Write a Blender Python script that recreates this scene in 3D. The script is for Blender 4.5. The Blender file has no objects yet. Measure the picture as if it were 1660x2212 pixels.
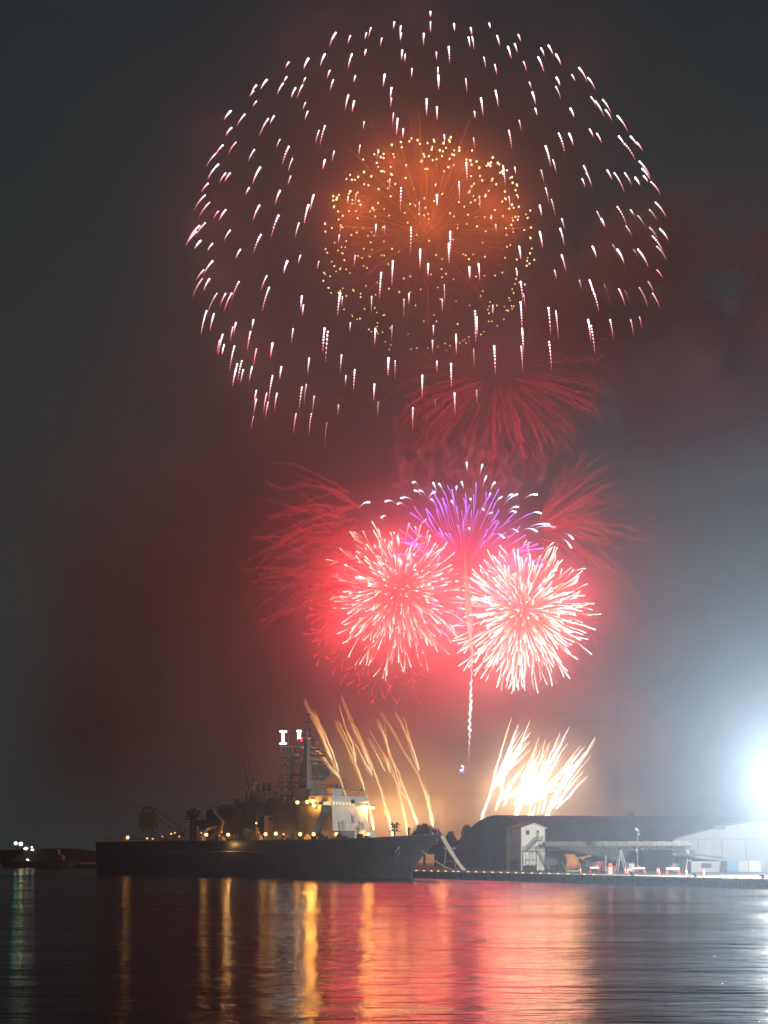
import bpy, bmesh, math, random
from mathutils import Vector, Matrix
random.seed(7)
R = random.Random(11)
S = bpy.context.scene
F = 2670.0          # focal length in pixels of a 1660 px wide frame
HZ = 1844.0         # horizon row in that frame
EYE = 6.2           # eye height over the water


def P(u, v, Y):
    """point of the place seen in row v, column u at distance Y"""
    return Vector(((u - 830) / F * Y, Y, EYE + (HZ - v) / F * Y))


# ------------------------------------------------------------------ camera
cam = bpy.data.cameras.new('camera')
camo = bpy.data.objects.new('camera', cam)
S.collection.objects.link(camo)
S.camera = camo
camo.location = (0, 0, EYE)
camo.rotation_euler = (math.radians(90), 0, 0)
cam.sensor_fit = 'HORIZONTAL'
cam.sensor_width = 36
cam.lens = 36 * F / 1660
cam.shift_y = (HZ - 1106.5) / 1660
cam.clip_end = 20000
# ------------------------------------------------------------------ sky
S.view_settings.view_transform = 'Standard'
S.view_settings.look = 'None'
S.view_settings.exposure = 0
S.view_settings.gamma = 1
W = bpy.data.worlds.new('World')
S.world = W
W.use_nodes = True
_t = W.node_tree
_bg = _t.nodes['Background']
_sk = _t.nodes.new('ShaderNodeTexSky')
_sk.sky_type = 'NISHITA'
_sk.sun_disc = False
_sk.sun_elevation = math.radians(-4)
_sk.sun_rotation = math.radians(200)
_mx = _t.nodes.new('ShaderNodeMix')
_mx.data_type = 'RGBA'
_mx.blend_type = 'ADD'
_mx.inputs[0].default_value = 1
_sc = _t.nodes.new('ShaderNodeVectorMath')
_sc.operation = 'SCALE'
_sc.inputs['Scale'].default_value = 0.02
_t.links.new(_sk.outputs[0], _sc.inputs[0])
_t.links.new(_sc.outputs[0], _mx.inputs[6])
_tc = _t.nodes.new('ShaderNodeTexCoord')
_sp = _t.nodes.new('ShaderNodeSeparateXYZ')
_rp = _t.nodes.new('ShaderNodeValToRGB')       # city-lit night sky: town glow low down, teal dark above
_t.links.new(_tc.outputs['Generated'], _sp.inputs[0])
_t.links.new(_sp.outputs['Z'], _rp.inputs[0])
_rp.color_ramp.elements[0].position = 0.0
_rp.color_ramp.elements[0].color = (0.0240, 0.0300, 0.0310, 1)
_rp.color_ramp.elements[1].position = 0.6
_rp.color_ramp.elements[1].color = (0.0110, 0.0230, 0.0265, 1)
_e = _rp.color_ramp.elements.new(0.22)
_e.color = (0.0260, 0.0335, 0.0315, 1)
_t.links.new(_rp.outputs[0], _mx.inputs[7])
_t.links.new(_mx.outputs[2], _bg.inputs[0])
_bg.inputs[1].default_value = 1.0
# ------------------------------------------------------------------ renderer
C = S.cycles
C.use_denoising = True
C.volume_bounces = 0
C.volume_step_rate = 2.0
C.volume_max_steps = 256
C.use_adaptive_sampling = True
C.adaptive_threshold = 0.03
C.max_bounces = 8
C.transparent_max_bounces = 48
C.sample_clamp_indirect = 6
C.sample_clamp_direct = 0
C.caustics_reflective = False

HAZE = 0.00014
E_FLOOD = 4.4e5
E_RED = 5.8e5
E_COMET = 2.2e5


def lamp(name, p, e, col, r, parent=None):
    l = bpy.data.lights.new(name, 'POINT')
    l.energy = e
    l.color = col
    l.shadow_soft_size = r
    o = bpy.data.objects.new(name, l)
    o.location = p
    S.collection.objects.link(o)
    if parent:
        o.parent = parent
    return o


# ================================================================== helpers
class MB:
    def __init__(s):
        s.v = []
        s.f = []
        s.h = []

    def add(s, vs, fs, heat=0.0):
        n = len(s.v)
        s.v += [tuple(p) for p in vs]
        s.f += [tuple(i + n for i in f) for f in fs]
        s.h += (list(heat) if isinstance(heat, (list, tuple)) else [heat] * len(vs))
        return s

    def box(s, a, b, rot=0, heat=0.0):
        x0, y0, z0 = (min(a[i], b[i]) for i in range(3))
        x1, y1, z1 = (max(a[i], b[i]) for i in range(3))
        vs = [(x, y, z) for x in (x0, x1) for y in (y0, y1) for z in (z0, z1)]
        if rot:
            c = Vector(((x0 + x1) / 2, (y0 + y1) / 2, 0))
            M = Matrix.Rotation(rot, 3, 'Z')
            vs = [M @ (Vector(q) - c) + c for q in vs]
        return s.add(vs, [(0, 1, 3, 2), (4, 6, 7, 5), (0, 4, 5, 1), (2, 3, 7, 6), (0, 2, 6, 4), (1, 5, 7, 3)], heat)

    def prism(s, poly, z0, z1, inset=0):
        n = len(poly)
        vs = [(p[0], p[1], z0) for p in poly] + [(p[0], p[1], z1) for p in poly]
        fs = [tuple(range(n))[::-1], tuple(range(n, 2 * n))] + [(i, (i + 1) % n, n + (i + 1) % n, n + i) for i in range(n)]
        return s.add(vs, fs)

    def tube(s, pts, rad, heats=0.0, sides=5, jit=0.0):
        pts = [Vector(p) for p in pts]
        n = len(pts)
        if not isinstance(rad, (list, tuple)):
            rad = [rad] * n
        if not isinstance(heats, (list, tuple)):
            heats = [heats] * n
        vs, hs, fs = [], [], []
        for i, p in enumerate(pts):
            d = (pts[min(i + 1, n - 1)] - pts[max(i - 1, 0)])
            if d.length < 1e-9:
                d = Vector((0, 0, 1))
            d.normalize()
            a = Vector((0, 1, 0)) if abs(d.y) < 0.8 else Vector((1, 0, 0))
            e1 = d.cross(a).normalized()
            e2 = d.cross(e1)
            for k in range(sides):
                t = 2 * math.pi * k / sides
                r = rad[i] * (1 + (R.uniform(-jit, jit) if jit else 0))
                vs.append(p + e1 * (r * math.cos(t)) + e2 * (r * math.sin(t)))
                hs.append(heats[i])
        for i in range(n - 1):
            for k in range(sides):
                k2 = (k + 1) % sides
                fs.append((i * sides + k, i * sides + k2, (i + 1) * sides + k2, (i + 1) * sides + k))
        fs.append(tuple(range(sides))[::-1])
        fs.append(tuple((n - 1) * sides + k for k in range(sides)))
        return s.add(vs, fs, hs)

    def ball(s, c, r, heat=0.0, seg=6, rings=4, sq=(1, 1, 1)):
        c = Vector(c)
        vs = [c + Vector((0, 0, r * sq[2]))]
        for i in range(1, rings):
            a = math.pi * i / rings
            for k in range(seg):
                t = 2 * math.pi * k / seg
                vs.append(c + Vector((r * sq[0] * math.sin(a) * math.cos(t), r * sq[1] * math.sin(a) * math.sin(t), r * sq[2] * math.cos(a))))
        vs.append(c - Vector((0, 0, r * sq[2])))
        fs = [(0, 1 + k, 1 + (k + 1) % seg) for k in range(seg)]
        for i in range(rings - 2):
            for k in range(seg):
                a = 1 + i * seg
                fs.append((a + k, a + seg + k, a + seg + (k + 1) % seg, a + (k + 1) % seg))
        a = 1 + (rings - 2) * seg
        fs += [(a + k, len(vs) - 1, a + (k + 1) % seg) for k in range(seg)]
        return s.add(vs, fs, heat)

    def cyl(s, a, b, r, sides=12, r2=None):
        return s.tube([a, b], [r, r if r2 is None else r2], 0.0, sides)

    def quad(s, a, b, c, d):
        return s.add([a, b, c, d], [(0, 1, 2, 3)])

    def build(s, name, mat, parent=None, smooth=False, heat=False):
        me = bpy.data.meshes.new(name)
        me.from_pydata(s.v, [], s.f)
        me.validate()
        if heat:
            at = me.attributes.new('burn', 'FLOAT', 'POINT')
            at.data.foreach_set('value', s.h)
        if smooth:
            me.polygons.foreach_set('use_smooth', [True] * len(me.polygons))
        me.materials.append(mat)
        o = bpy.data.objects.new(name, me)
        S.collection.objects.link(o)
        if parent is not None:
            o.parent = parent
        return o


def tag(o, label, cat=None, group=None, kind=None):
    if label:
        o['label'] = label
    if cat:
        o['category'] = cat
    if group:
        o['group'] = group
    if kind:
        o['kind'] = kind
    return o


def thing(name, label, cat, loc=(0, 0, 0), rz=0, group=None):
    o = bpy.data.objects.new(name, None)
    S.collection.objects.link(o)
    o.location = loc
    o.rotation_euler = (0, 0, rz)
    return tag(o, label, cat, group)


def copy_tree(o, parent=None):
    c = o.copy()
    S.collection.objects.link(c)
    if parent is not None:
        c.parent = parent
    for ch in list(o.children):
        copy_tree(ch, c)
    return c


# ------------------------------------------------------------------ materials
def mat(name, col, rough=0.7, var=0.25, scale=0.6, metal=0.0, streak=False, bump=0.0):
    m = bpy.data.materials.new(name)
    m.use_nodes = True
    t = m.node_tree
    b = t.nodes['Principled BSDF']
    b.inputs['Roughness'].default_value = rough
    b.inputs['Metallic'].default_value = metal
    g = t.nodes.new('ShaderNodeNewGeometry')
    mp = t.nodes.new('ShaderNodeMapping')
    mp.inputs['Scale'].default_value = (scale, scale, scale * (0.15 if streak else 1))
    t.links.new(g.outputs['Position'], mp.inputs[0])
    n = t.nodes.new('ShaderNodeTexNoise')
    n.inputs['Scale'].default_value = 1
    n.inputs['Detail'].default_value = 6
    n.inputs['Roughness'].default_value = 0.65
    t.links.new(mp.outputs[0], n.inputs[0])
    r = t.nodes.new('ShaderNodeMapRange')
    r.inputs[1].default_value = 0.3
    r.inputs[2].default_value = 0.7
    r.inputs[3].default_value = 1 - var
    r.inputs[4].default_value = 1 + var
    t.links.new(n.outputs[0], r.inputs[0])
    x = t.nodes.new('ShaderNodeVectorMath')
    x.operation = 'SCALE'
    x.inputs[0].default_value = col
    t.links.new(r.outputs[0], x.inputs['Scale'])
    t.links.new(x.outputs[0], b.inputs['Base Color'])
    if bump:
        bp = t.nodes.new('ShaderNodeBump')
        bp.inputs['Strength'].default_value = bump
        bp.inputs['Distance'].default_value = 0.1
        t.links.new(n.outputs[0], bp.inputs['Height'])
        t.links.new(bp.outputs[0], b.inputs['Normal'])
    return m


def glow(name, stops, strength, sample=False):
    """burning star: colour by how hot that stretch of it is"""
    m = bpy.data.materials.new(name)
    m.use_nodes = True
    t = m.node_tree
    t.nodes.clear()
    o = t.nodes.new('ShaderNodeOutputMaterial')
    e = t.nodes.new('ShaderNodeEmission')
    a = t.nodes.new('ShaderNodeAttribute')
    a.attribute_name = 'burn'
    c = t.nodes.new('ShaderNodeValToRGB')
    el = c.color_ramp.elements
    while len(el) < len(stops):
        el.new(0.5)
    for q, (pos, col) in zip(el, stops):
        q.position = pos
        q.color = (*col, 1)
    mr = t.nodes.new('ShaderNodeMapRange')
    mr.inputs[1].default_value = 0
    mr.inputs[2].default_value = 1
    mr.inputs[3].default_value = strength[0]
    mr.inputs[4].default_value = strength[1]
    t.links.new(a.outputs['Fac'], c.inputs[0])
    t.links.new(a.outputs['Fac'], mr.inputs[0])
    t.links.new(c.outputs[0], e.inputs[0])
    t.links.new(mr.outputs[0], e.inputs[1])
    t.links.new(e.outputs[0], o.inputs[0])
    if not sample:
        m.cycles.emission_sampling = 'NONE'
    return m


def emit(name, col, s):
    return glow(name, [(0, col), (1, col)], (s, s))


def volmat(name, dens, an=0.3, col=(0.9, 0.9, 0.9), noise=None):
    """smoke: noise = (feature scale, threshold, strength of the falloff to the rim)"""
    m = bpy.data.materials.new(name)
    m.use_nodes = True
    t = m.node_tree
    t.nodes.clear()
    o = t.nodes.new('ShaderNodeOutputMaterial')
    p = t.nodes.new('ShaderNodeVolumePrincipled')
    t.links.new(p.outputs[0], o.inputs['Volume'])
    p.inputs['Density'].default_value = dens
    p.inputs['Anisotropy'].default_value = an
    p.inputs['Color'].default_value = (*col, 1)
    if noise:
        sc, lo, hi, seed, low = noise
        tc = t.nodes.new('ShaderNodeTexCoord')
        g = t.nodes.new('ShaderNodeNewGeometry')
        n = t.nodes.new('ShaderNodeTexNoise')
        n.inputs['Scale'].default_value = sc
        n.inputs['Detail'].default_value = 3
        n.inputs['Roughness'].default_value = 0.6
        off = t.nodes.new('ShaderNodeVectorMath')
        off.inputs[1].default_value = (seed * 37.1, seed * 11.7, seed * 23.3)
        t.links.new(g.outputs['Position'], off.inputs[0])
        t.links.new(off.outputs[0], n.inputs['Vector'])
        le = t.nodes.new('ShaderNodeVectorMath')
        le.operation = 'LENGTH'
        t.links.new(tc.outputs['Object'], le.inputs[0])
        mr = t.nodes.new('ShaderNodeMapRange')
        mr.inputs[1].default_value = 1
        mr.inputs[2].default_value = 0.1
        mr.inputs[3].default_value = low
        mr.inputs[4].default_value = 0.12
        t.links.new(le.outputs['Value'], mr.inputs[0])
        ad = t.nodes.new('ShaderNodeMath')
        t.links.new(mr.outputs[0], ad.inputs[0])
        t.links.new(n.outputs[0], ad.inputs[1])
        m2 = t.nodes.new('ShaderNodeMapRange')
        m2.inputs[1].default_value = lo
        m2.inputs[2].default_value = hi
        m2.inputs[3].default_value = 0
        m2.inputs[4].default_value = dens
        t.links.new(ad.outputs[0], m2.inputs[0])
        fo = t.nodes.new('ShaderNodeMapRange')
        fo.interpolation_type = 'SMOOTHSTEP'
        fo.inputs[1].default_value = 1.0
        fo.inputs[2].default_value = 0.25
        fo.inputs[3].default_value = 0
        fo.inputs[4].default_value = 1
        t.links.new(le.outputs['Value'], fo.inputs[0])
        mu = t.nodes.new('ShaderNodeMath')
        mu.operation = 'MULTIPLY'
        t.links.new(m2.outputs[0], mu.inputs[0])
        t.links.new(fo.outputs[0], mu.inputs[1])
        t.links.new(mu.outputs[0], p.inputs['Density'])
    return m


M = {
    'hull': mat('hull_paint', (0.055, 0.053, 0.052), 0.5, 0.45, 0.25, streak=True),
    'grey': mat('grey_paint', (0.16, 0.155, 0.15), 0.6, 0.25, 0.5, streak=True),
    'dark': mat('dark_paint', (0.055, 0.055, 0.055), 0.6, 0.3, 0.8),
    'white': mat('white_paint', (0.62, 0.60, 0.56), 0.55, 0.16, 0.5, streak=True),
    'pale': mat('pale_paint', (0.42, 0.40, 0.36), 0.6, 0.2, 0.6, streak=True),
    'cream': mat('cream_paint', (0.5, 0.42, 0.3), 0.6, 0.2, 0.6, streak=True),
    'green': mat('pale_green_paint', (0.35, 0.40, 0.26), 0.6, 0.2, 0.8),
    'deck': mat('deck_paint', (0.10, 0.11, 0.10), 0.8, 0.3, 0.6),
    'steel': mat('galvanised_steel', (0.35, 0.36, 0.34), 0.45, 0.2, 1.5, 0.5),
    'black': mat('black_rubber', (0.02, 0.02, 0.02), 0.8, 0.3, 1.2),
    'wall': mat('tower_cladding', (0.80, 0.76, 0.68), 0.7, 0.10, 0.3, streak=True),
    'shed': mat('shed_cladding', (0.13, 0.125, 0.12), 0.7, 0.25, 0.3, streak=True),
    'roof': mat('sheet_roof', (0.07, 0.074, 0.078), 0.9, 0.2, 0.3),
    'shed2': mat('pale_cladding', (0.22, 0.21, 0.205), 0.7, 0.15, 0.3, streak=True),
    'asphalt': mat('yard_asphalt', (0.06, 0.06, 0.058), 0.9, 0.35, 0.3, bump=0.3),
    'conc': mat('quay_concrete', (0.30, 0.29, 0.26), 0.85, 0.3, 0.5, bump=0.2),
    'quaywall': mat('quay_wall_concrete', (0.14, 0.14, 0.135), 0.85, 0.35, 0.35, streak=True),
    'glass': mat('dark_window_glass', (0.02, 0.022, 0.025), 0.15, 0.1, 1),
    'orange': mat('safety_orange', (0.55, 0.07, 0.02), 0.5, 0.15, 2),
    'red': mat('red_paint', (0.5, 0.06, 0.04), 0.55, 0.25, 1),
    'coil': mat('orange_hose', (0.55, 0.22, 0.05), 0.55, 0.3, 2),
    'yellow': mat('yellow_paint', (0.75, 0.5, 0.05), 0.5, 0.2, 2),
    'rope': mat('mooring_rope_fibre', (0.55, 0.48, 0.36), 0.85, 0.25, 3),
    'bark': mat('tree_bark', (0.06, 0.045, 0.03), 0.9, 0.3, 2),
    'leaf': mat('tree_leaf', (0.05, 0.07, 0.03), 0.7, 0.5, 0.8),
    'blue': mat('blue_container_paint', (0.04, 0.10, 0.20), 0.5, 0.2, 1, streak=True),
    'door': mat('rusty_door', (0.16, 0.07, 0.05), 0.7, 0.3, 1, streak=True),
    'land': mat('far_shore_ground', (0.005, 0.006, 0.005), 0.9, 0.4, 0.05),
}

# ================================================================== SETTING
# water
me = bpy.data.meshes.new('water')
me.from_pydata([(-900, -60, 0), (900, -60, 0), (900, 1500, 0), (-900, 1500, 0)], [], [(0, 1, 2, 3)])
wm = bpy.data.materials.new('harbour_water')
wm.use_nodes = True
t = wm.node_tree
b = t.nodes['Principled BSDF']
b.inputs['Base Color'].default_value = (0.006, 0.010, 0.011, 1)
b.inputs['IOR'].default_value = 1.22
g = t.nodes.new('ShaderNodeNewGeometry')


def wnoise(sx, sy, det, rough=0.5, w=0.0):
    mp = t.nodes.new('ShaderNodeMapping')
    mp.inputs['Scale'].default_value = (sx, sy, 1)
    mp.inputs['Location'].default_value = (w, w * 1.7, w)
    n = t.nodes.new('ShaderNodeTexNoise')
    n.inputs['Scale'].default_value = 1
    n.inputs['Detail'].default_value = det
    n.inputs['Roughness'].default_value = rough
    t.links.new(g.outputs['Position'], mp.inputs[0])
    t.links.new(mp.outputs[0], n.inputs[0])
    return n.outputs[0]


def mathn(op, a, c):
    n = t.nodes.new('ShaderNodeMath')
    n.operation = op
    for i, q in enumerate((a, c)):
        if isinstance(q, (int, float)):
            n.inputs[i].default_value = q
        else:
            t.links.new(q, n.inputs[i])
    return n.outputs[0]


fine = wnoise(0.30, 1.7, 3, 0.6)
mid = wnoise(0.22, 0.55, 2, 0.5, 5)
swell = wnoise(0.03, 0.10, 2, 0.5, 15)
gust = wnoise(0.012, 0.05, 2, 0.6, 25)
hgt = mathn('ADD', mathn('MULTIPLY', mathn('MULTIPLY', fine, gust), 0.20), mathn('ADD', mathn('MULTIPLY', mid, 0.20), mathn('MULTIPLY', swell, 0.7)))
bp = t.nodes.new('ShaderNodeBump')
bp.inputs['Strength'].default_value = 1.0
bp.inputs['Distance'].default_value = 1.0
t.links.new(hgt, bp.inputs['Height'])
t.links.new(bp.outputs[0], b.inputs['Normal'])
band = wnoise(0.004, 0.035, 3, 0.6, 9)
rr = t.nodes.new('ShaderNodeMapRange')
rr.inputs[1].default_value = 0.35
rr.inputs[2].default_value = 0.65
rr.inputs[3].default_value = 0.09
rr.inputs[4].default_value = 0.24
t.links.new(band, rr.inputs[0])
t.links.new(rr.outputs[0], b.inputs['Roughness'])
me.materials.append(wm)
water = bpy.data.objects.new('water', me)
S.collection.objects.link(water)
tag(water, 'dark rippled harbour water reflecting red fireworks and lamps', kind='structure')

# quay: front edge runs from behind the ship towards the camera on the right
EX, EY, EM = 8.2, 312.0, 0.613


def edge(Y):
    return EX + (EY - Y) * EM


def edge_u(u):
    k = (u - 830) / F
    Y = (EX + EY * EM) / (k + EM)
    return Vector((k * Y, Y, 1.7))


DIR = Vector((EM, -1, 0)).normalized()       # along the edge, towards the camera
INL = Vector((1, EM, 0)).normalized()        # inland
q = MB()
poly = [(edge(120), 120), (420, 120), (420, 650), (edge(650), 650)]
q.prism(poly, -1.0, 1.7)
tag(q.build('quay', M['asphalt']), 'dark asphalt quay and yard under the warehouses', kind='structure')
q = MB()
A0, A1 = Vector((edge(121), 121, 0)), Vector((edge(640), 640, 0))
a, b_, c, d = A0 - INL * 0.15, A1 - INL * 0.15, A1 + INL * 7, A0 + INL * 7
q.prism([(a.x, a.y), (d.x, d.y), (c.x, c.y), (b_.x, b_.y)], 1.45, 1.712)
tag(q.build('pavement', M['conc']), 'pale concrete apron along the quay edge', kind='structure')
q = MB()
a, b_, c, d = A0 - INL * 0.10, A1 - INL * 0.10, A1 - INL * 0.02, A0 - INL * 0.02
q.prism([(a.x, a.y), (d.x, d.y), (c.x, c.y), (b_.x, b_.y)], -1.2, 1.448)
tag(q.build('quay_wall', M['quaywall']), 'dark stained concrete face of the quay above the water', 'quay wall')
# far shore at the left
q = MB()
n = 60
pts = []
for i in range(n + 1):
    x = -520 + i * 16
    h = 4 + 3.5 * math.sin(i * 0.7) * math.sin(i * 0.23) + R.uniform(0, 2.5)
    pts.append((x, h))
vs = []
for x, h in pts:
    vs += [(x, 820, -0.5), (x, 835, max(1.5, h)), (x, 1000, max(3, h + 2)), (x, 1060, -0.5)]
fs = []
for i in range(n):
    for k in range(3):
        fs.append((i * 4 + k, i * 4 + k + 4, i * 4 + k + 5, i * 4 + k + 1))
q.add(vs, fs)
tag(q.build('terrain', M['land']), 'low dark far shore across the harbour', kind='structure')

# ================================================================== SHIP
SO = Vector((6.7, 300.0, 0.0))
HX, HY = 0.717, -0.697
LX, LY = 0.697, 0.717
ship = thing('icebreaker_ship', 'grey icebreaker ship moored at the quay with lit deck lamps and tall masts', 'ship', SO, math.atan2(HY, HX))


def sY(x, y):
    return SO.y + x * HY + y * LY


def sx(u, y=0.0):
    k = (u - 830) / F
    return (k * (SO.y + y * LY) - SO.x - y * LX) / (HX - k * HY)


def sz(v, x, y=0.0):
    return EYE + (HZ - v) / F * sY(x, y)


def sp(u, v, y=0.0):
    x = sx(u, y)
    return Vector((x, y, sz(v, x, y)))


DECK = 9.0
# --- hull: stations from stem to stern
SL = 120.0
zs = [-1.0, 0.0, 1.5, 3, 4.5, 6, 7.3, 8.3, DECK, DECK + 0.5]


def xstem(z):
    f = max(0, min(1.07, z / DECK))
    return 9.0 * f ** 1.8


def sheer(x, z):
    """the deck line climbs towards the bow"""
    return 1.05 * max(0.0, min(1.0, (x + 16) / 25)) ** 1.6 * max(0.0, min(1.0, (z - 4) / 5))


def halfw(s, z):
    f = max(0.0, min(1.0, z / DECK))
    e = 0.46 - 0.22 * f
    w = (1 - (1 - min(s / e, 1)) ** (2.0 + 0.5 * f)) ** (0.95 - 0.2 * f)
    ww = 12.4 + 0.6 * f
    if s > 0.85:
        ww *= 1 - 0.10 * ((s - 0.85) / 0.15) ** 2
    return ww * w + 0.12


st = [0, 0.004, 0.012, 0.025, 0.045, 0.07, 0.10, 0.14, 0.18, 0.23, 0.3, 0.4, 0.5, 0.6, 0.7, 0.8, 0.86, 0.9, 0.94, 0.97, 1.0]
hb = MB()
vs, fs = [], []
nz = len(zs)
for s_ in st:
    for z in zs:
        x = xstem(z) + (-SL - xstem(z)) * s_
        vs.append((x, -halfw(s_, z), z + sheer(x, z)))
for s_ in st:
    for z in zs:
        x = xstem(z) + (-SL - xstem(z)) * s_
        vs.append((x, halfw(s_, z), z + sheer(x, z)))
off = len(st) * nz
for i in range(len(st) - 1):
    for k in range(nz - 1):
        a = i * nz + k
        fs.append((a, a + 1, a + nz + 1, a + nz))
        fs.append((off + a, off + a + nz, off + a + nz + 1, off + a + 1))
for k in range(nz - 1):
    fs.append((k, off + k, off + k + 1, k + 1))
    a = (len(st) - 1) * nz + k
    fs.append((a, a + 1, off + a + 1, off + a))
hb.add(vs, fs)
hb.build('hull', M['hull'], ship, smooth=True)
db = MB()
kd = zs.index(DECK)
for i in range(len(st) - 1):
    a, b2 = st[i], st[i + 1]
    xa = xstem(DECK) + (-SL - xstem(DECK)) * a
    xb = xstem(DECK) + (-SL - xstem(DECK)) * b2
    db.quad((xa, -halfw(a, DECK) + .05, DECK - .05), (xb, -halfw(b2, DECK) + .05, DECK - .05), (xb, halfw(b2, DECK) - .05, DECK - .05), (xa, halfw(a, DECK) - .05, DECK - .05))
db.build('deck', M['deck'], ship)


def s_of(x):
    xs = xstem(DECK)
    return max(0, min(1, (xs - x) / (SL + xs)))


def deck_edge(x, near=True, z=DECK):
    return (-1 if near else 1) * halfw(s_of(x), z)


# rubbing strake along the aft hull
rb = MB()
rb.tube([(x, deck_edge(x, True, 6.2) - 0.12, 6.6) for x in range(-119, -40, 6)], 0.16, 0, 6)
rb.build('rubbing_strake', M['pale'], ship)
# toe rail on the bulwark top
rb = MB()
for near in (True, False):
    rb.tube([(x, deck_edge(x, near, DECK) * 0.995, DECK + 0.54 + sheer(x, DECK)) for x in [9.4, 8.8, 7.5, 5, 2, -2, -6, -12, -18, -26, -36, -48, -60, -75, -90, -105, -119]], 0.10, 0, 5)
rb.build('bulwark_rail', M['grey'], ship)
# deck railing near side aft, with posts
rb = MB()
xr = [-30 - i * 1.6 for i in range(55)]
for i, x in enumerate(xr):
    y = deck_edge(x) + .3
    rb.tube([(x, y, DECK + .6), (x, y, DECK + 1.8)], 0.04, 0, 4)
    if i:
        y0 = deck_edge(xr[i - 1]) + .3
        for h in (1.2, 1.8):
            rb.tube([(xr[i - 1], y0, DECK + h), (x, y, DECK + h)], 0.035, 0, 4)
rb.build('deck_railing', M['pale'], ship)


def blk(name, u0, u1, v0, v1, y0, y1, m='grey', parent=ship, base=None, trim=True):
    """deckhouse block: its near side spans columns u0..u1, rows v0..v1"""
    x0, x1 = sx(u0, y0), sx(u1, y0)
    xm = (x0 + x1) / 2
    z1 = sz(v0, xm, y0)
    z0 = base if base is not None else sz(v1, xm, y0)
    q = MB()
    q.box((x0, y0, z0), (x1, y1, z1))
    if trim:
        q.box((x0 - .12, y0 - .12, z1 + .003), (x1 + .12, y1 + .12, z1 + .18))
    q.build(name, M[m], parent)
    return x0, x1, z0, z1


def rails(q, x0, x1, y0, y1, z, h=1.1, step=1.5, r=0.04, sides=('n', 'f', 'a', 'b')):
    segs = []
    if 'n' in sides: segs.append(((x0, y0), (x1, y0)))
    if 'f' in sides: segs.append(((x0, y1), (x1, y1)))
    if 'a' in sides: segs.append(((x0, y0), (x0, y1)))
    if 'b' in sides: segs.append(((x1, y0), (x1, y1)))
    for a, b2 in segs:
        a, b2 = Vector((*a, z)), Vector((*b2, z))
        L = (b2 - a).length
        n_ = max(1, int(L / step))
        for i in range(n_ + 1):
            p = a.lerp(b2, i / n_)
            q.tube([p, p + Vector((0, 0, h))], r, 0, 4)
        for hh in (h * .5, h):
            q.tube([a + Vector((0, 0, hh)), b2 + Vector((0, 0, hh))], r, 0, 4)


# --- aft deckhouse
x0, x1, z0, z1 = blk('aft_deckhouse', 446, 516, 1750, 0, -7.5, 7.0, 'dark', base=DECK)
q = MB()
q.box((x0 + 2, -5, z1 + .2), (x0 + 5, -2, z1 + 1.6))
q.cyl((x0 + 9, -4, z1 + .2), (x0 + 9, -4, z1 + 2.2), .7)
q.ball((x0 + 9, -4, z1 + 2.4), .8, seg=10, rings=6)
q.cyl((x0 + 18, -5, z1 + .2), (x0 + 18, -5, z1 + 2.4), .6)
q.box((x0 + 17, -6, z1 + 2.4), (x0 + 19.5, -4, z1 + 3.0))
q.cyl((x0 + 3.2, -6, z1 + 1.6), (x0 + 3.2, -6, z1 + 2.6), .3)
rails(q, x0 + .2, x1 - .2, -7.3, 6.5, z1 + .18)
q.build('roof_ventilator', M['grey'], ship)
q = MB()
for k in range(6):
    xx = x0 + 2 + k * (x1 - x0 - 4) / 5
    MB().box((xx - .5, -7.56, DECK + 1.4), (xx + .5, -7.503, DECK + 2.2)).build('porthole', M['glass'], ship)
# --- mid deckhouse
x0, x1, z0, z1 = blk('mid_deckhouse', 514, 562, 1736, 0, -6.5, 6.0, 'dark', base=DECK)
q = MB()
rails(q, x0 + .2, x1 - .2, -6.3, 5.5, z1 + .18)
q.cyl((x0 + 2, -5, z1), (x0 + 2, -5, z1 + 3.6), .35)
q.cyl((x0 + 4.5, -5, z1), (x0 + 4.5, -5, z1 + 4.6), .5)
q.cyl((x0 + 4.5, -5, z1 + 4.6), (x0 + 5.6, -5, z1 + 5.4), .55)
q.build('ventilator_pipe', M['grey'], ship)
# lit panel of the mid deckhouse (warm)
xp = sx(511, -6.6)
q = MB()
q.box((xp - 1.8, -6.9, DECK), (xp + 1.8, -6.505, sz(1747, xp, -6.6)))
q.build('access_trunk', M['cream'], ship)
# --- funnel
fy0, fy1 = -4.2, 0.2
x0, x1 = sx(538, fy0), sx(573, fy0)
ztop = sz(1710, x1, fy0)
q = MB()
q.add([(x0 - 1, fy0 - .6, DECK), (x1 + .9, fy0 - .6, DECK), (x1 + .9, fy1 + .6, DECK), (x0 - 1, fy1 + .6, DECK),
       (x0 + .4, fy0, ztop), (x1, fy0, ztop), (x1, fy1, ztop), (x0 + .4, fy1, ztop)],
      [(0, 1, 5, 4), (1, 2, 6, 5), (2, 3, 7, 6), (3, 0, 4, 7), (4, 5, 6, 7)])
q.box((x0 + .1, fy0 - .25, ztop - 1.6), (x1 + .25, fy1 + .25, ztop - 1.3))
fun = q.build('funnel', M['pale'], ship)
q = MB()
q.box((x1 + .02, fy0 + .5, ztop - 3.6), (x1 + .32, fy1 - .5, ztop - 2.0))
for k in range(5):
    q.box((x1 + .33, fy0 + .6 + k * .68, ztop - 3.5), (x1 + .42, fy0 + .85 + k * .68, ztop - 2.1))
q.build('louvre', M['dark'], fun)
q = MB()
xx = sx(561, -3.2)
q.cyl((xx, -3.2, ztop - .5), (xx, -3.2, sz(1692, xx, -3.2)), .85, 14)
xx2 = sx(573, -2.0)
q.cyl((xx2, -2.0, ztop - .5), (xx2, -2.0, sz(1692, xx2, -2.0)), .7, 14)
xx3 = sx(581, -1.0)
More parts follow.
